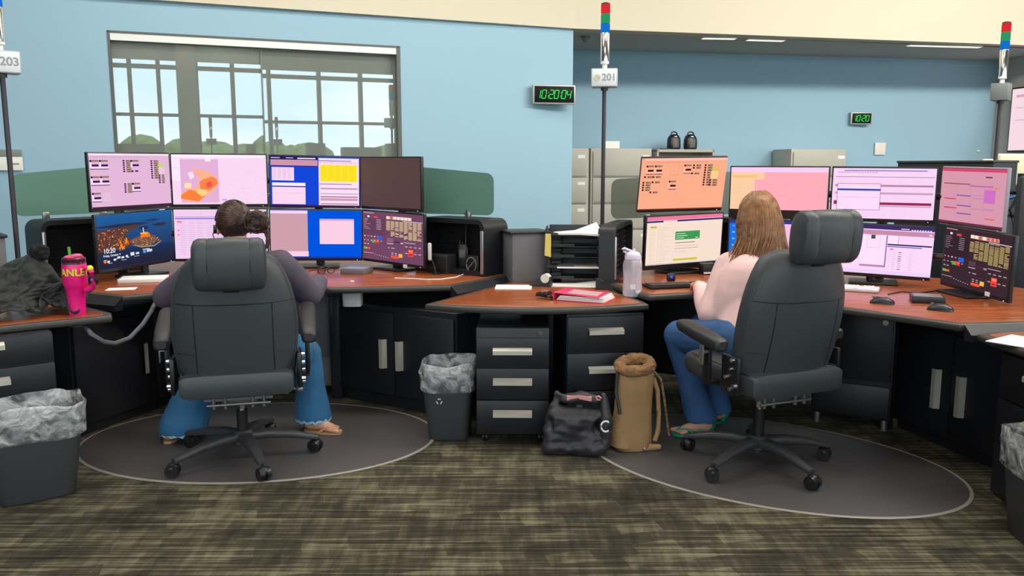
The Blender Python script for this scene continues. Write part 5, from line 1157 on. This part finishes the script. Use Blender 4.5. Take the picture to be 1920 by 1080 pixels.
# silhouettes of the far stations, mirrored in the dark glass
def vplace(x, y, D):
    r = ray(x, y); o = Vector((0, 0, HC)); t = (pA1-nA*D-o).dot(nA)/r.dot(nA); u, w, z = inA(o+r*t); return Aframe(u, -w, z)
for x, y, D, lab in ((521, 258, 8.9, 'stack light pole of a rear station mirrored at the middle of the glass'), (397, 265, 9.2, 'stack light pole of a rear station mirrored at the left half of the glass')):
    p = vplace(x, y, D); stack_pole(lab, p.x, p.y, 0, p.z, 0, None, lamps=False, bw=.16, bh=.11)
for x0, x1, y, D, lab in ((575, 610, 262, 8.6, 'tall dark console of a rear station mirrored at the centre right of the glass'), (643, 716, 270, 8.3, 'wide dark console of a rear station mirrored at the right of the glass'), (727, 746, 263, 8.3, 'narrow dark console of a rear station mirrored beside the window edge'), (217, 304, 271, 9.2, 'long dark console of a rear station mirrored at the left of the glass'), (462, 480, 271, 9.2, 'small dark console of a rear station mirrored left of the pane joint')):
    p, q = vplace(x0, y, D), vplace(x1, y, D); w_ = (p-q).length; c = (p+q)/2
    t = thing('rear_console', lab, 'console', (c.x, c.y, 0), a_A); MB().box((0, 0, c.z/2), (w_, .3, c.z), bev=.02).build('cabinet', mat('console_grey', (96, 98, 92), .6), t); MB().box((0, 0, c.z+.006), (w_, .31, .012)).build('cap', M_blackp, t)

# ------------------------------------------------------------------ things on the left desk and the left return
def paper(name, label, cat, c, rz, w, h, z, m=None, curl=.0, n=1, group=None):
    t = []
    b = MB(); N = 8; hgt = .0008*n
    g = lambda i, j: Vector(((i/N-.5)*w, (j/N-.5)*h, curl*((i/N-.5)*(j/N-.2))*4*(1 if i > N/2 else .2)+.0006))
    lo = [[g(i, j) for i in range(N+1)] for j in range(N+1)]
    top = [[b.bm.verts.new(p+zA*hgt) for p in r] for r in lo]; bot = [[b.bm.verts.new(p) for p in r] for r in lo]
    for j in range(N):
        for i in range(N):
            b.bm.faces.new((top[j][i], top[j][i+1], top[j+1][i+1], top[j+1][i])); b.bm.faces.new((bot[j][i], bot[j+1][i], bot[j+1][i+1], bot[j][i+1]))
    for i in range(N):
        for A1, B1 in (((top[0][i], top[0][i+1]), (bot[0][i], bot[0][i+1])), ((top[N][i+1], top[N][i]), (bot[N][i+1], bot[N][i])), ((top[i+1][0], top[i][0]), (bot[i+1][0], bot[i][0])), ((top[i][N], top[i+1][N]), (bot[i][N], bot[i+1][N]))):
            b.bm.faces.new((A1[1], A1[0], B1[0], B1[1]))
    o = b.build(name, m or M_white, None, loc=(c[0], c[1], z), rz=rz); tag(o, label, cat, group); return o
def box_thing(name, label, cat, c, rz, w, d, h, m, top=None, bev=.005):
    t = thing(name, label, cat, c, rz); MB().box((0, 0, h/2), (w, d, h), bev=bev).build('body', m, t)
    if top: MB().box((0, 0, h+.001), (w-.02, d-.02, .003), bev=.001).build('top_panel', top, t)
    return t
z = ZD
paper('paper_sheet', 'white paper lying before the lock-screen monitor', 'paper', A_(228, 542), R(14), .15, .10, z)
c = A_(270, 527); t = thing('spiral_notebook', 'white spiral notebook lying beside the lock-screen monitor', 'notebook', (*c, z), R(14)); MB().box((0, 0, .012), (.25, .18, .022), bev=.002).build('pages', M_white, t)
b = MB(); 
for i in range(14): b.tube([(-.126+.008*math.cos(a), -.08+i*.0122, .012+.014*math.sin(a)) for a in [2*math.pi*k/10 for k in range(11)]], .0012, 5)
b.build('spiral_binding', M_alu, t)
def keyboard(label, c, rz, w, d, m, mk):
    t = thing('keyboard', label, 'keyboard', (*c, ZD), rz); MB().box((0, 0, .009), (w, d, .016), bev=.005).build('base', m, t); b = MB(); nx = int((w-.02)/.0192)
    for j in range(5):
        for i in range(nx):
            if abs(i-nx*.78) > .6: b.box((-w/2+.02+i*.0192, -d/2+.02+j*(d-.035)/4.6, .0195), (.0158, .0158, .006), bev=.0015, seg=1)
    b.build('keys', mk, t); return t
M_kg = mat('key_grey', (206, 200, 206), .5)
keyboard('pale grey keyboard under the hands of the dark-haired person', (-1.33, 4.74), R(8), .44, .145, M_kg, mat('key_pale', (190, 188, 194), .5))
keyboard('black keyboard lying before the email monitor', A_(1268, 538), R(14), .36, .13, M_blackp, mat('key_black', (34, 34, 38), .45))
keyboard('pale keyboard peeking out right of the black headrest chair', (1.79, 4.50), R(-26), .40, .145, M_kg, mat('key_white', (236, 232, 238), .5))
c = A_(612, 514); t = thing('eyeglasses', 'folded dark-framed eyeglasses on the left desk by the hand', 'eyeglasses', (*c, z), R(40))
b = MB(); 
for sx in (-1, 1): b.tube([(sx*.032+.025*math.cos(a), 0, .024+.02*math.sin(a)) for a in [2*math.pi*k/16 for k in range(17)]], .003, 6)
b.tube([(-.008, 0, .03), (0, 0, .034), (.008, 0, .03)], .003, 6); b.build('frame', M_blackp, t)
b = MB(); 
for sx in (-1, 1): b.tube([(sx*.058, 0, .03), (sx*.06, .03, .028), (sx*.055, .12, .012), (sx*.052, .135, .004)], .0025, 6)
b.build('temple', M_blackp, t)
c = A_(669, 512); t = box_thing('radio_speaker_box', 'grey desktop radio box with sloped lid before the blue screen', 'desktop box', (*c, z), R(-14), .16, .15, .036, M_grey, mat('lavender_lid', (146, 140, 160), .35))
b = MB().tube([(-.70, 4.92, z+.004), (-.60, 4.90, z+.004), (-.50, 4.86, z+.004), (-.42, 4.87, z+.004), (-.34, 4.96, z+.004), (-.30, 5.08, z+.006)], .0035); o = b.build('white_cable', M_whitep, None); tag(o, 'white cable curving across the left desk in front of the radio console screen', 'cable')
# handheld radio in its charger
c = A_(868, 509); t = thing('handheld_radio', 'black handheld radio with tall antenna standing in a charger cup', 'radio', (*c, z+.016), R(-8)); 
MB().box((0, 0, .085), (.06, .036, .15), bev=.008).build('body', M_blackp, t); MB().cyl((-.018, 0, .16), (-.018, 0, .185), .009).build('knob', M_blackp, t); MB().cyl((-.001, 0, .16), (-.001, 0, .178), .007).build('knob', M_blackp, t)
b = MB(); b.cyl((.02, 0, .15), (.022, 0, .25), .009, .006); b.cyl((.022, 0, .25), (.026, 0, .37), .0045, .0035); b.ball((.026, 0, .372), .005, 8); b.build('antenna', M_blackp, t)
MB().box((.0, -.019, .10), (.04, .003, .05), bev=.001).build('speaker_grille', M_grey, t); MB().box((.031, -.005, .085), (.004, .014, .11)).build('belt_clip', M_grey, t)
t = thing('radio_charger', 'black charger cup holding the handheld radio', 'charger', (c[0]+.02, c[1]-.0, z), R(-8)); 
b = MB(); b.loft([[Vector((x*s_+ox, y*s_, zz)) for x, y in [sup(.085, .055, 3, q, 28) for q in range(28)]] for s_, zz, ox in ((1, 0, 0), (1, .012, 0), (.5, .0135, -.02))]); b.build('base', M_blackp, t)
blob('cup', [('c', (.05, 0, .028), .028, (.03, .02, .03), .026)], M_blackp, t, voxel=.005)
p = aty(827, 485, 5.22); t = thing('desk_speaker', 'black desktop speaker inside the right enclosure of the left desk', 'speaker', (p.x, p.y, z), R(-34)); MB().box((0, 0, .06), (.17, .10, .115), bev=.006).build('cabinet', mat('dark_grey_plastic', (42, 43, 46), .5), t); MB().box((0, -.052, .06), (.15, .006, .095), bev=.002).build('front_grille', M_blackp, t)
p = aty(885, 487, 5.12); t = thing('desk_fan', 'small round black fan in the right enclosure behind the radio', 'fan', (p.x, p.y, z), R(-30)); MB().box((0, .02, .06), (.10, .05, .12), bev=.01).build('case', M_blackp, t); b = MB(); b.tube([(.036*math.cos(a), -.008, .062+.044*math.sin(a)) for a in [2*math.pi*k/20 for k in range(21)]], .005); b.tube([(-.03, -.008, .03), (.03, -.008, .095)], .004); b.build('guard_ring', M_grey, t)
p = aty(803, 492, 5.14); t = thing('desk_microphone', 'white-sided microphone on black stem at the edge of the plum console screen', 'microphone', (p.x+.01, p.y, z), R(-40)); MB().box((0, 0, .14), (.024, .02, .11), bev=.008).build('capsule', M_whitep, t); MB().tube([(0, .01, .1), (.02, .015, .06), (.03, .02, .01)], .006).build('stem', M_blackp, t); MB().cyl((.03, .02, 0), (.03, .02, .01), .03).build('foot', M_blackp, t)
paper('paper_sheet', 'papers lying under the right-end enclosure of the left desk', 'paper', A_(815, 503), R(-20), .14, .12, z, n=3)
for lab, x, y in (('small black webcam puck with blue light before the lock-screen monitor', 176, 533), ('small black puck with blue light under the email monitor', 1258, 527)):
    c = A_(x, y); t = thing('light_puck', lab, 'status light', (*c, z)); MB().box((0, 0, .022), (.05, .035, .044), bev=.01).build('body', M_blackp, t); MB().ball((0, -.018, .028), .0085, 12).build('blue_light', emat('blue_led', (70, 70, 255), 1.6), t)
# left return: jacket, tumbler, grey tower, white panel
M_char = mat('charcoal_jacket', (52, 54, 52), .95, bump=.4, bscale=220)
t = thing('jacket', 'crumpled charcoal jacket heaped on the left return table', 'jacket', (-2.36, 3.815, ZL+.002), R(30))
def drape(name, w, d, nx, ny, bumps, m, parent, frames=36, seed=1, tilt=.5):
    # a real cloth drop: a loose sheet falls over soft lumps on the table and keeps its folds
    tmp = []; sim = bpy.data.scenes.new('sim'); mv = lambda q: (C.objects.unlink(q), sim.collection.objects.link(q))
    b = MB().box((0, 0, -.02), (2, 2, .04)); f = b.build('t', M_black, None, smooth=False); tmp.append(f)
    for c_, r_ in bumps: tmp.append(MB().ball(c_, r_, 20).build('t', M_black, None))
    for o in tmp: mv(o); cm = o.modifiers.new('c', 'COLLISION'); o.collision.thickness_outer = .006; o.collision.cloth_friction = 18
    me = bpy.data.meshes.new(name); V = []; F = []
    for q in range(ny+1):
        for k in range(nx+1):
            x, y = (k/nx-.5)*w, (q/ny-.5)*d; e = 1-.12*abs(math.sin(3*x/w+seed))*abs(2*y/d)
            V.append((x*.78*e+.02*noise.noise(Vector((y*7, seed, x*3))), y*.72*e+.02*noise.noise(Vector((x*7, y*3, seed))), .40+.10*noise.noise(Vector((x*5+seed, y*5, 0)))+.05*noise.noise(Vector((x*13, y*13, seed)))+tilt*y*.2))
    for q in range(ny):
        for k in range(nx): a = q*(nx+1)+k; F.append((a, a+1, a+nx+2, a+nx+1))
    me.from_pydata(V, [], F); o = bpy.data.objects.new(name, me); sim.collection.objects.link(o)
    cl = o.modifiers.new('cloth', 'CLOTH'); st = cl.settings; st.quality = 5; st.mass = .4; st.tension_stiffness = 25; st.compression_stiffness = 25; st.shear_stiffness = 8; st.bending_stiffness = .6; st.air_damping = 2
    st.shrink_min = -.28                      # the sheet is longer than its start shape, so it must wrinkle
    cl.collision_settings.distance_min = .004; cl.collision_settings.use_self_collision = True; cl.collision_settings.self_distance_min = .006; cl.collision_settings.collision_quality = 3
    cl.point_cache.frame_start = 1; cl.point_cache.frame_end = frames+1
    for fr in range(1, frames+1): sim.frame_set(fr)
    so = o.modifiers.new('so', 'SOLIDIFY'); so.thickness = .006; ss = o.modifiers.new('ss', 'SUBSURF'); ss.levels = 1
    dg = sim.view_layers[0].depsgraph; dg.update(); me2 = bpy.data.meshes.new_from_object(o.evaluated_get(dg)); o.modifiers.clear(); o.data = me2; bpy.data.meshes.remove(me); me2.name = name; C.objects.link(o)
    for q in tmp: bpy.data.objects.remove(q)
    bpy.data.scenes.remove(sim); me2.materials.clear(); me2.materials.append(m); me2.polygons.foreach_set('use_smooth', [True]*len(me2.polygons))
    for v in me2.vertices: v.co.z = max(v.co.z, .0015)
    o.parent = parent; return o
drape('body_cloth', .98, .74, 84, 64, [((.13, .08, .04), (.07, .06, .235)), ((.03, .04, .03), (.12, .07, .15)), ((-.12, .02, .02), (.17, .09, .10)), ((.05, -.07, .01), (.09, .05, .09))], M_char, t)
blob('fur_pompom', [('e', (.16, .07, .285), (.042, .042, .042))], mat('black_fluff', (20, 19, 20), 1, bump=1, bscale=120), t, voxel=.006, it=1, disp=.014, dscale=55)
tx, ty = tuple(atz(146, 590, ZL)[:2]); t = thing('tumbler', 'hot pink insulated tumbler with handle and green straw beside the jacket', 'tumbler', (tx, ty, ZL), 0)
M_hot = mat('hot_pink_enamel', (238, 24, 128), .35); M_neon = mat('neon_yellow', (226, 226, 40), .4)
TS = 1.0
MB().lathe([(.001, 0), (.034, .0), (.036, .006), (.0365, .012), (.036, .02), (.038, .07), (.043, .125), (.0475, .135), (.052, .145), (.053, .24), (.052, .243), (.045, .243)]).build('cup', M_hot, t)
MB().lathe([(.0525, .243), (.0525, .250), (.05, .251)]).build('steel_rim', M_chrome, t); MB().lathe([(.05, .251), (.052, .254), (.052, .268), (.046, .274), (.001, .274)]).build('lid', mat('dark_maroon_lid', (84, 20, 50), .3), t)
blob('lid_top', [('e', (0, 0, .274), (.044, .044, .012)), ('e', (.02, -.01, .284), (.026, .03, .008))], mat('pink_lid', (236, 84, 130), .4), t, voxel=.005)
MB().cyl((-.016, .0, .27), (-.019, .0, .322), .0065).build('straw', mat('green_straw', (90, 196, 70), .3, Transmission_Weight=.3), t)
b = MB(); P = [(.048, -.01, .222), (.075, -.016, .226), (.09, -.018, .205), (.092, -.018, .15), (.084, -.016, .128), (.05, -.012, .118)]
b.tube(P, [.011, .012, .012, .012, .012, .011], 12); hd = b.build('handle', M_hot, t); MB().ball((.082, -.017, .222), (.016, .0135, .016), 14).build('grip_patch', M_neon, hd)
text('lettering', 'STANLEY', .047, M_neon, t, None, .0004, 0, bend=(.0535, .205, R(-86)), bold=.001)
p = aty(16, 500, 4.62); t = thing('computer_tower', 'grey computer tower behind the white panel at the left edge', 'computer', (-2.92, 4.40, ZL), R(40)); MB().box((0, 0, .16), (.36, .30, .32), bev=.008).build('case', M_gun, t); MB().box((0, 0, .328), (.38, .32, .018), bev=.004).build('top_cover', M_black, t)
t = thing('sorter_panel', 'white rounded plastic panel propped before the grey tower at left edge', 'plastic panel', (-2.66, 4.08, ZL), R(30)); b = MB(); b.loft([[Vector((x, y_+zz*.12, zz)) for x, zz in [(-.22, .0), (.12, .0), (.105, .15), (.09, .21), (.06, .245), (.0, .255), (-.22, .255)]] for y_ in (-.008, .008)]); b.build('panel', mat('warm_white_plastic', (226, 222, 206), .5), t); MB().box((-.05, .07, .006), (.3, .16, .012), bev=.003).build('foot', M_blackp, t)
b = MB().tube([atz(150, 600, .66)+Vector((0, 0, 0)), aty(170, 625, 3.78), aty(195, 641, 3.85), aty(215, 644, 3.9), aty(243, 634, 3.98), aty(268, 608, 4.06), aty(284, 583, 4.12), aty(290, 570, 4.3)], .011); o = b.build('cable_hose', mat('hose_grey', (96, 98, 102), .6), None); tag(o, 'grey cable hose drooping under the left desk beside the return', 'cable')
# white tray under the left desk
p = aty(661, 549, 4.78); t = thing('plastic_tray', 'white plastic basket hanging under the left desk edge', 'basket', (p.x, p.y, p.z-.03), R(0)); b = MB(); b.loft([[Vector((x, y, zz)) for x, y in [sup(.06*s_, .05*s_, 5, q, 28) for q in range(28)]] for s_, zz in ((.9, -.045), (.96, .03), (1.03, .032), (1.03, .042), (.95, .042), (.88, -.04))]); b.build('basket', M_whitep, t); MB().box((0, .0, .072), (.02, .02, .06)).build('hanger', M_whitep, t)
# ------------------------------------------------------------------ things on the middle table
z = ZL; B_ = lambda x, y: tuple(atz(x, y, ZL)[:2])
t = thing('computer_tower', 'grey-sided computer tower on the middle table beside the paper trays', 'computer', (.085, 5.10, z), R(16))
MB().box((.0, .0, .147), (.24, .24, .294), bev=.004).build('case', M_gun, t); MB().box((-.005, 0, .30), (.26, .26, .014), bev=.004).build('top_cover', M_black, t); b = MB()
for i in range(8): b.box((.124, -.06, .10+i*.024), (.012, .10, .012), bev=.003)
b.build('vent', M_blackp, t)
t = thing('vent_tower', 'narrow black vented tower between the grey tower and paper trays', 'computer', (.255, 5.20, z), R(10)); MB().box((0, 0, .145), (.075, .2, .29), bev=.004).build('case', M_black, t); b = MB()
for i in range(9): b.box((0, -.102, .06+i*.025), (.06, .008, .013), bev=.003)
b.build('vent', M_grey, t); MB().box((0, -.103, .03), (.06, .004, .03)).build('front_port', M_grey, t)
tc_ = aty(1075, 500, 4.98); t = thing('letter_tray_stack', 'black five-tier letter tray stack holding loose papers', 'letter tray', (tc_.x, 5.06, z), R(-4))
b = MB()
for i in range(5):
    zz = .028+i*.064; b.box((0, 0, zz), (.31, .25, .004)); b.box((0, .12, zz+.014), (.31, .005, .028)); b.box((-.153, 0, zz+.012), (.004, .25, .026)); b.box((.153, 0, zz+.012), (.004, .25, .026)); b.box((-.07, -.123, zz+.008), (.16, .004, .018))
b.build('tray', mat('smoked_plastic', (40, 44, 46), .35), t)
b = MB()
for x in (-.158, .158):
    for y in (-.10, .10): b.box((x, y, .165), (.012, .02, .33), bev=.003)
b.build('upright', M_blackp, t)
MB().box((.02, .125, .17), (.33, .012, .33), bev=.003).build('back_plate', M_black, t)
o = paper('paper_stack', 'crumpled white papers on top of the letter trays', 'paper', (tc_.x+.03, 5.03), R(5), .27, .23, z+.292, n=14, curl=.03)
o = paper('paper_sheet', 'white sheet in a middle tier of the letter trays', 'paper', (tc_.x+.03, 5.0), R(-4), .25, .235, z+.096, n=5)
o = MB().face([(-.018, 0, -.13), (.02, -.002, -.14), (.02, -.006, -.02), (.018, -.004, .0), (-.014, 0, .0)]); o.loft([[(-.018, -.001, -.13), (.02, -.003, -.14), (.02, -.007, -.02), (.018, -.005, 0), (-.014, -.001, 0)], [(-.018, .0, -.13), (.02, -.002, -.14), (.02, -.006, -.02), (.018, -.004, 0), (-.014, 0, 0)]]); p = aty(1027, 425, 4.92)
o = o.build('paper_slip', M_yellow, None, loc=(p.x, p.y, z+.30)); tag(o, 'yellow paper slip hanging from the top of the letter trays', 'paper')
paper('paper_sheet', 'white papers before the grey tower on the middle table', 'paper', B_(963, 539), R(-2), .21, .17, z, n=4)
paper('paper_sheet', 'white papers sliding out below the letter trays', 'paper', B_(1078, 535), R(-6), .28, .16, z, n=4, curl=.01)
c = B_(1017, 537); t = thing('tape_dispenser', 'black tape dispenser with white roll before the letter trays', 'tape dispenser', (*c, z), R(-20)); b = MB(); b.loft([[Vector((x, y_, zz)) for x, zz in [(-.075, 0), (.055, 0), (.055, .055), (.03, .062), (-.01, .05), (-.07, .025)]] for y_ in (-.022, .022)]); b.build('body', M_blackp, t); MB().cyl((.022, -.024, .05), (.022, .024, .05), .026, seg=24).build('tape_roll', mat('tape_white', (222, 222, 210), .4), t)
c = B_(1022, 560); t = thing('key_bunch', 'dark tangle of keys and lanyard beside the pink binder', 'keys', (*c, z), 0); rnd = random.Random(3); b = MB()
pts = [Vector((-.05+.1*rnd.random(), -.035+.08*rnd.random(), .006+.03*rnd.random())) for k in range(22)]; b.tube(pts, .005, 6); b.build('lanyard', mat('dark_lanyard', (44, 26, 30), .7), t)
b = MB(); b.box((.05, -.05, .006), (.05, .022, .008), R(-15), bev=.002); b.build('key_fob', M_blackp, t); b = MB(); b.box((.0, -.01, .03), (.012, .03, .003), .4); b.box((.04, .0, .034), (.02, .012, .02), .2); b.cyl((.02, -.03, .02), (.02, -.03, .022), .014); b.build('key', M_chrome, t)
c = B_(1097, 562); t = thing('ring_binder', 'hot pink ring binder lying on the middle table', 'binder', (*c, z), R(-24))
MB().box((0, 0, .002), (.28, .20, .003), bev=.001).build('back_cover', M_pink, t); MB().box((-.02, .0, .036), (.25, .20, .003), bev=.001, M=TR(0, 0, 0) @ roty(R(3))).build('front_cover', M_pink, t); MB().box((-.140, 0, .019), (.004, .20, .034), bev=.001).build('spine', M_pink, t)
b = MB()
for i in range(3): b.box((.005, 0, .009+i*.0085), (.255-.01*i, .185, .006), R(2*i-1))
b.build('pages', M_white, t); MB().box((0, -.005, .0385), (.16, .13, .001), R(3), M=roty(R(3))).build('clear_pocket', mat('pocket_grey', (206, 170, 172), .3), t)
b = MB(); b.tube([(-.1435, .045+.016*math.cos(a), .02+.012*math.sin(a)) for a in [2*math.pi*k/14 for k in range(15)]], .003, 6); b.build('finger_hole_ring', M_chrome, t)
c = B_(1146, 541); t = thing('desk_phone', 'flat black device with buttons behind the pink binder', 'phone base', (*c, z), R(-6)); b = MB(); b.loft([[Vector((x, y, zz)) for x, y, zz in P] for P in ([(-.09, -.07, 0), (-.09, .07, 0), (-.09, .07, .055), (-.09, -.07, .015)], [(.07, -.07, 0), (.07, .07, 0), (.07, .07, .04), (.07, -.07, .012)])]); b.build('body', M_blackp, t); b = MB()
for i in range(3): b.box((-.075+.012*i, .03+.012*(i % 2), .05-.004*i), (.006, .006, .006))
b.build('button', M_chrome, t)
# water bottle
c = B_(1185, 556); t = thing('water_bottle', 'clear plastic water bottle with lilac flip lid at the table corner', 'bottle', (*c, z), 0)
M_clear = mat('clear_plastic', (236, 230, 244), .08, Alpha=.30); M_lilac = mat('lilac_plastic', (214, 204, 224), .4)
b = MB(); b.lathe([(.044, .002), (.051, .008), (.052, .04), (.049, .085), (.049, .10), (.052, .14), (.052, .175), (.048, .195), (.036, .205)], seg=32); b.build('body', M_clear, t)
MB().lathe([(.001, .004), (.047, .006), (.048, .04), (.046, .09), (.048, .14), (.001, .141)], seg=28).build('water', mat('water', (222, 222, 236), .05, Alpha=.25), t)
MB().lathe([(.036, .200), (.043, .203), (.043, .226), (.036, .236), (.022, .244), (.001, .245)]).build('lid', M_lilac, t); MB().tube([(.005, 0, .242), (-.02, -.004, .25), (-.048, -.008, .262), (-.058, -.01, .258), (-.05, -.008, .246), (-.03, -.006, .234)], .007).build('carry_loop', M_lilac, t); MB().ball((.006, 0, .25), (.008, .008, .01), 10).build('spout', M_lilac, t)
MB().cyl((0, 0, .01), (.004, 0, .22), .004).build('inner_straw', mat('straw_clear', (235, 235, 240), .2, Alpha=.5), t)
def curved(pts, rr, zc, ang, s_):
    return [Vector(((rr+.0025)*math.cos(ang+x*s_/rr), (rr+.0025)*math.sin(ang+x*s_/rr), zc+y*s_)) for x, y in pts]
ap = [(0, .62), (.28, .78), (.6, .7), (.78, .45), (.60, .25), (.58, -.05), (.82, -.25), (.62, -.68), (.36, -.9), (.12, -.82), (-.12, -.82), (-.4, -.9), (-.72, -.5), (-.84, 0), (-.76, .48), (-.5, .74), (-.24, .76)]
def fan(mb, pts):
    c = sum(pts, Vector())/len(pts); vs_ = [mb.bm.verts.new(p) for p in pts]; cv = mb.bm.verts.new(c)
    for i in range(len(vs_)): mb.bm.faces.new((vs_[i], vs_[(i+1) % len(vs_)], cv))
b = MB(); fan(b, curved(ap, .0505, .062, R(-93), .019)); fan(b, curved([(0, .95), (.05, 1.2), (.32, 1.42), (.3, 1.15)], .0505, .062, R(-93), .019)); b.build('fruit_sticker', M_white, t, smooth='keep')
ht = [(math.sin(a)**3, (13*math.cos(a)-5*math.cos(2*a)-2*math.cos(3*a)-math.cos(4*a))/16) for a in [2*math.pi*k/26 for k in range(26)]]
b = MB(); fan(b, curved(ht, .0515, .032, R(-62), .016)); b.build('heart_sticker', mat('pale_sticker', (226, 220, 224), .6, var=.15, vscale=90), t, smooth='keep')
# ------------------------------------------------------------------ things on the right desk
def mouse(label, c, rz):
    t = thing('computer_mouse', label, 'mouse', (*c, ZD), rz); b = MB(); rings = []
    for y, hw, hh in ((-.055, .018, .010), (-.048, .027, .020), (-.02, .031, .033), (.015, .029, .032), (.042, .027, .022), (.055, .018, .010)): rings.append([Vector((x, y, max(.0008, zz))) for x, zz in [sup(hw, hh, 2.3, q, 20) for q in range(20)]])
    b.loft(rings); b.build('shell', M_blackp, t); b = MB(); b.cyl((-.004, .036, .026), (.004, .036, .026), .008); b.build('scroll_wheel', M_grey, t); MB().box((0, .03, .0305), (.0012, .036, .004)).build('button_split', mat('dark_seam', ()), t)
mouse('black mouse directly below the lavender windows screen, the left one of two', A_(1654, 569), R(60)); mouse('black mouse in front of the black card box, the right one of two', A_(1763, 582), R(50))
c = A_(1738, 566); t = box_thing('radio_speaker_box', 'black desktop box with grey sloped top between the two mice and dark console', 'desktop box', (*c, ZD), R(-20), .15, .13, .032, M_blackp, mat('grey_lid', (120, 116, 116), .4))
c = A_(1326, 514); t = box_thing('phone_handset_box', 'small black desk gadget right of the email monitor foot', 'desk gadget', (*c, ZD), R(14), .09, .06, .07, M_blackp); MB().box((-.01, -.032, .012), (.06, .004, .01)).build('white_strip', M_white, t)
b = MB().tube([A_(1665, 553)+(ZD+.004,), A_(1690, 548)+(ZD+.004,), A_(1725, 551)+(ZD+.004,), A_(1765, 545)+(ZD+.004,), A_(1830, 560)+(ZD+.004,)], .003); o = b.build('mouse_cable', M_cord, None); tag(o, 'black mouse cable snaking over the right desk', 'cable')
o = paper('paper_sheet', 'white sheet on the return table at the right edge', 'paper', (2.07, 3.22), R(35), .22, .28, ZL, n=4)
MB().box((0, 0, 0), (.1, .02, .02)).build('hook', M_alu, None, loc=(0, 0, -5)); bpy.data.objects.remove(bpy.data.objects['hook'])
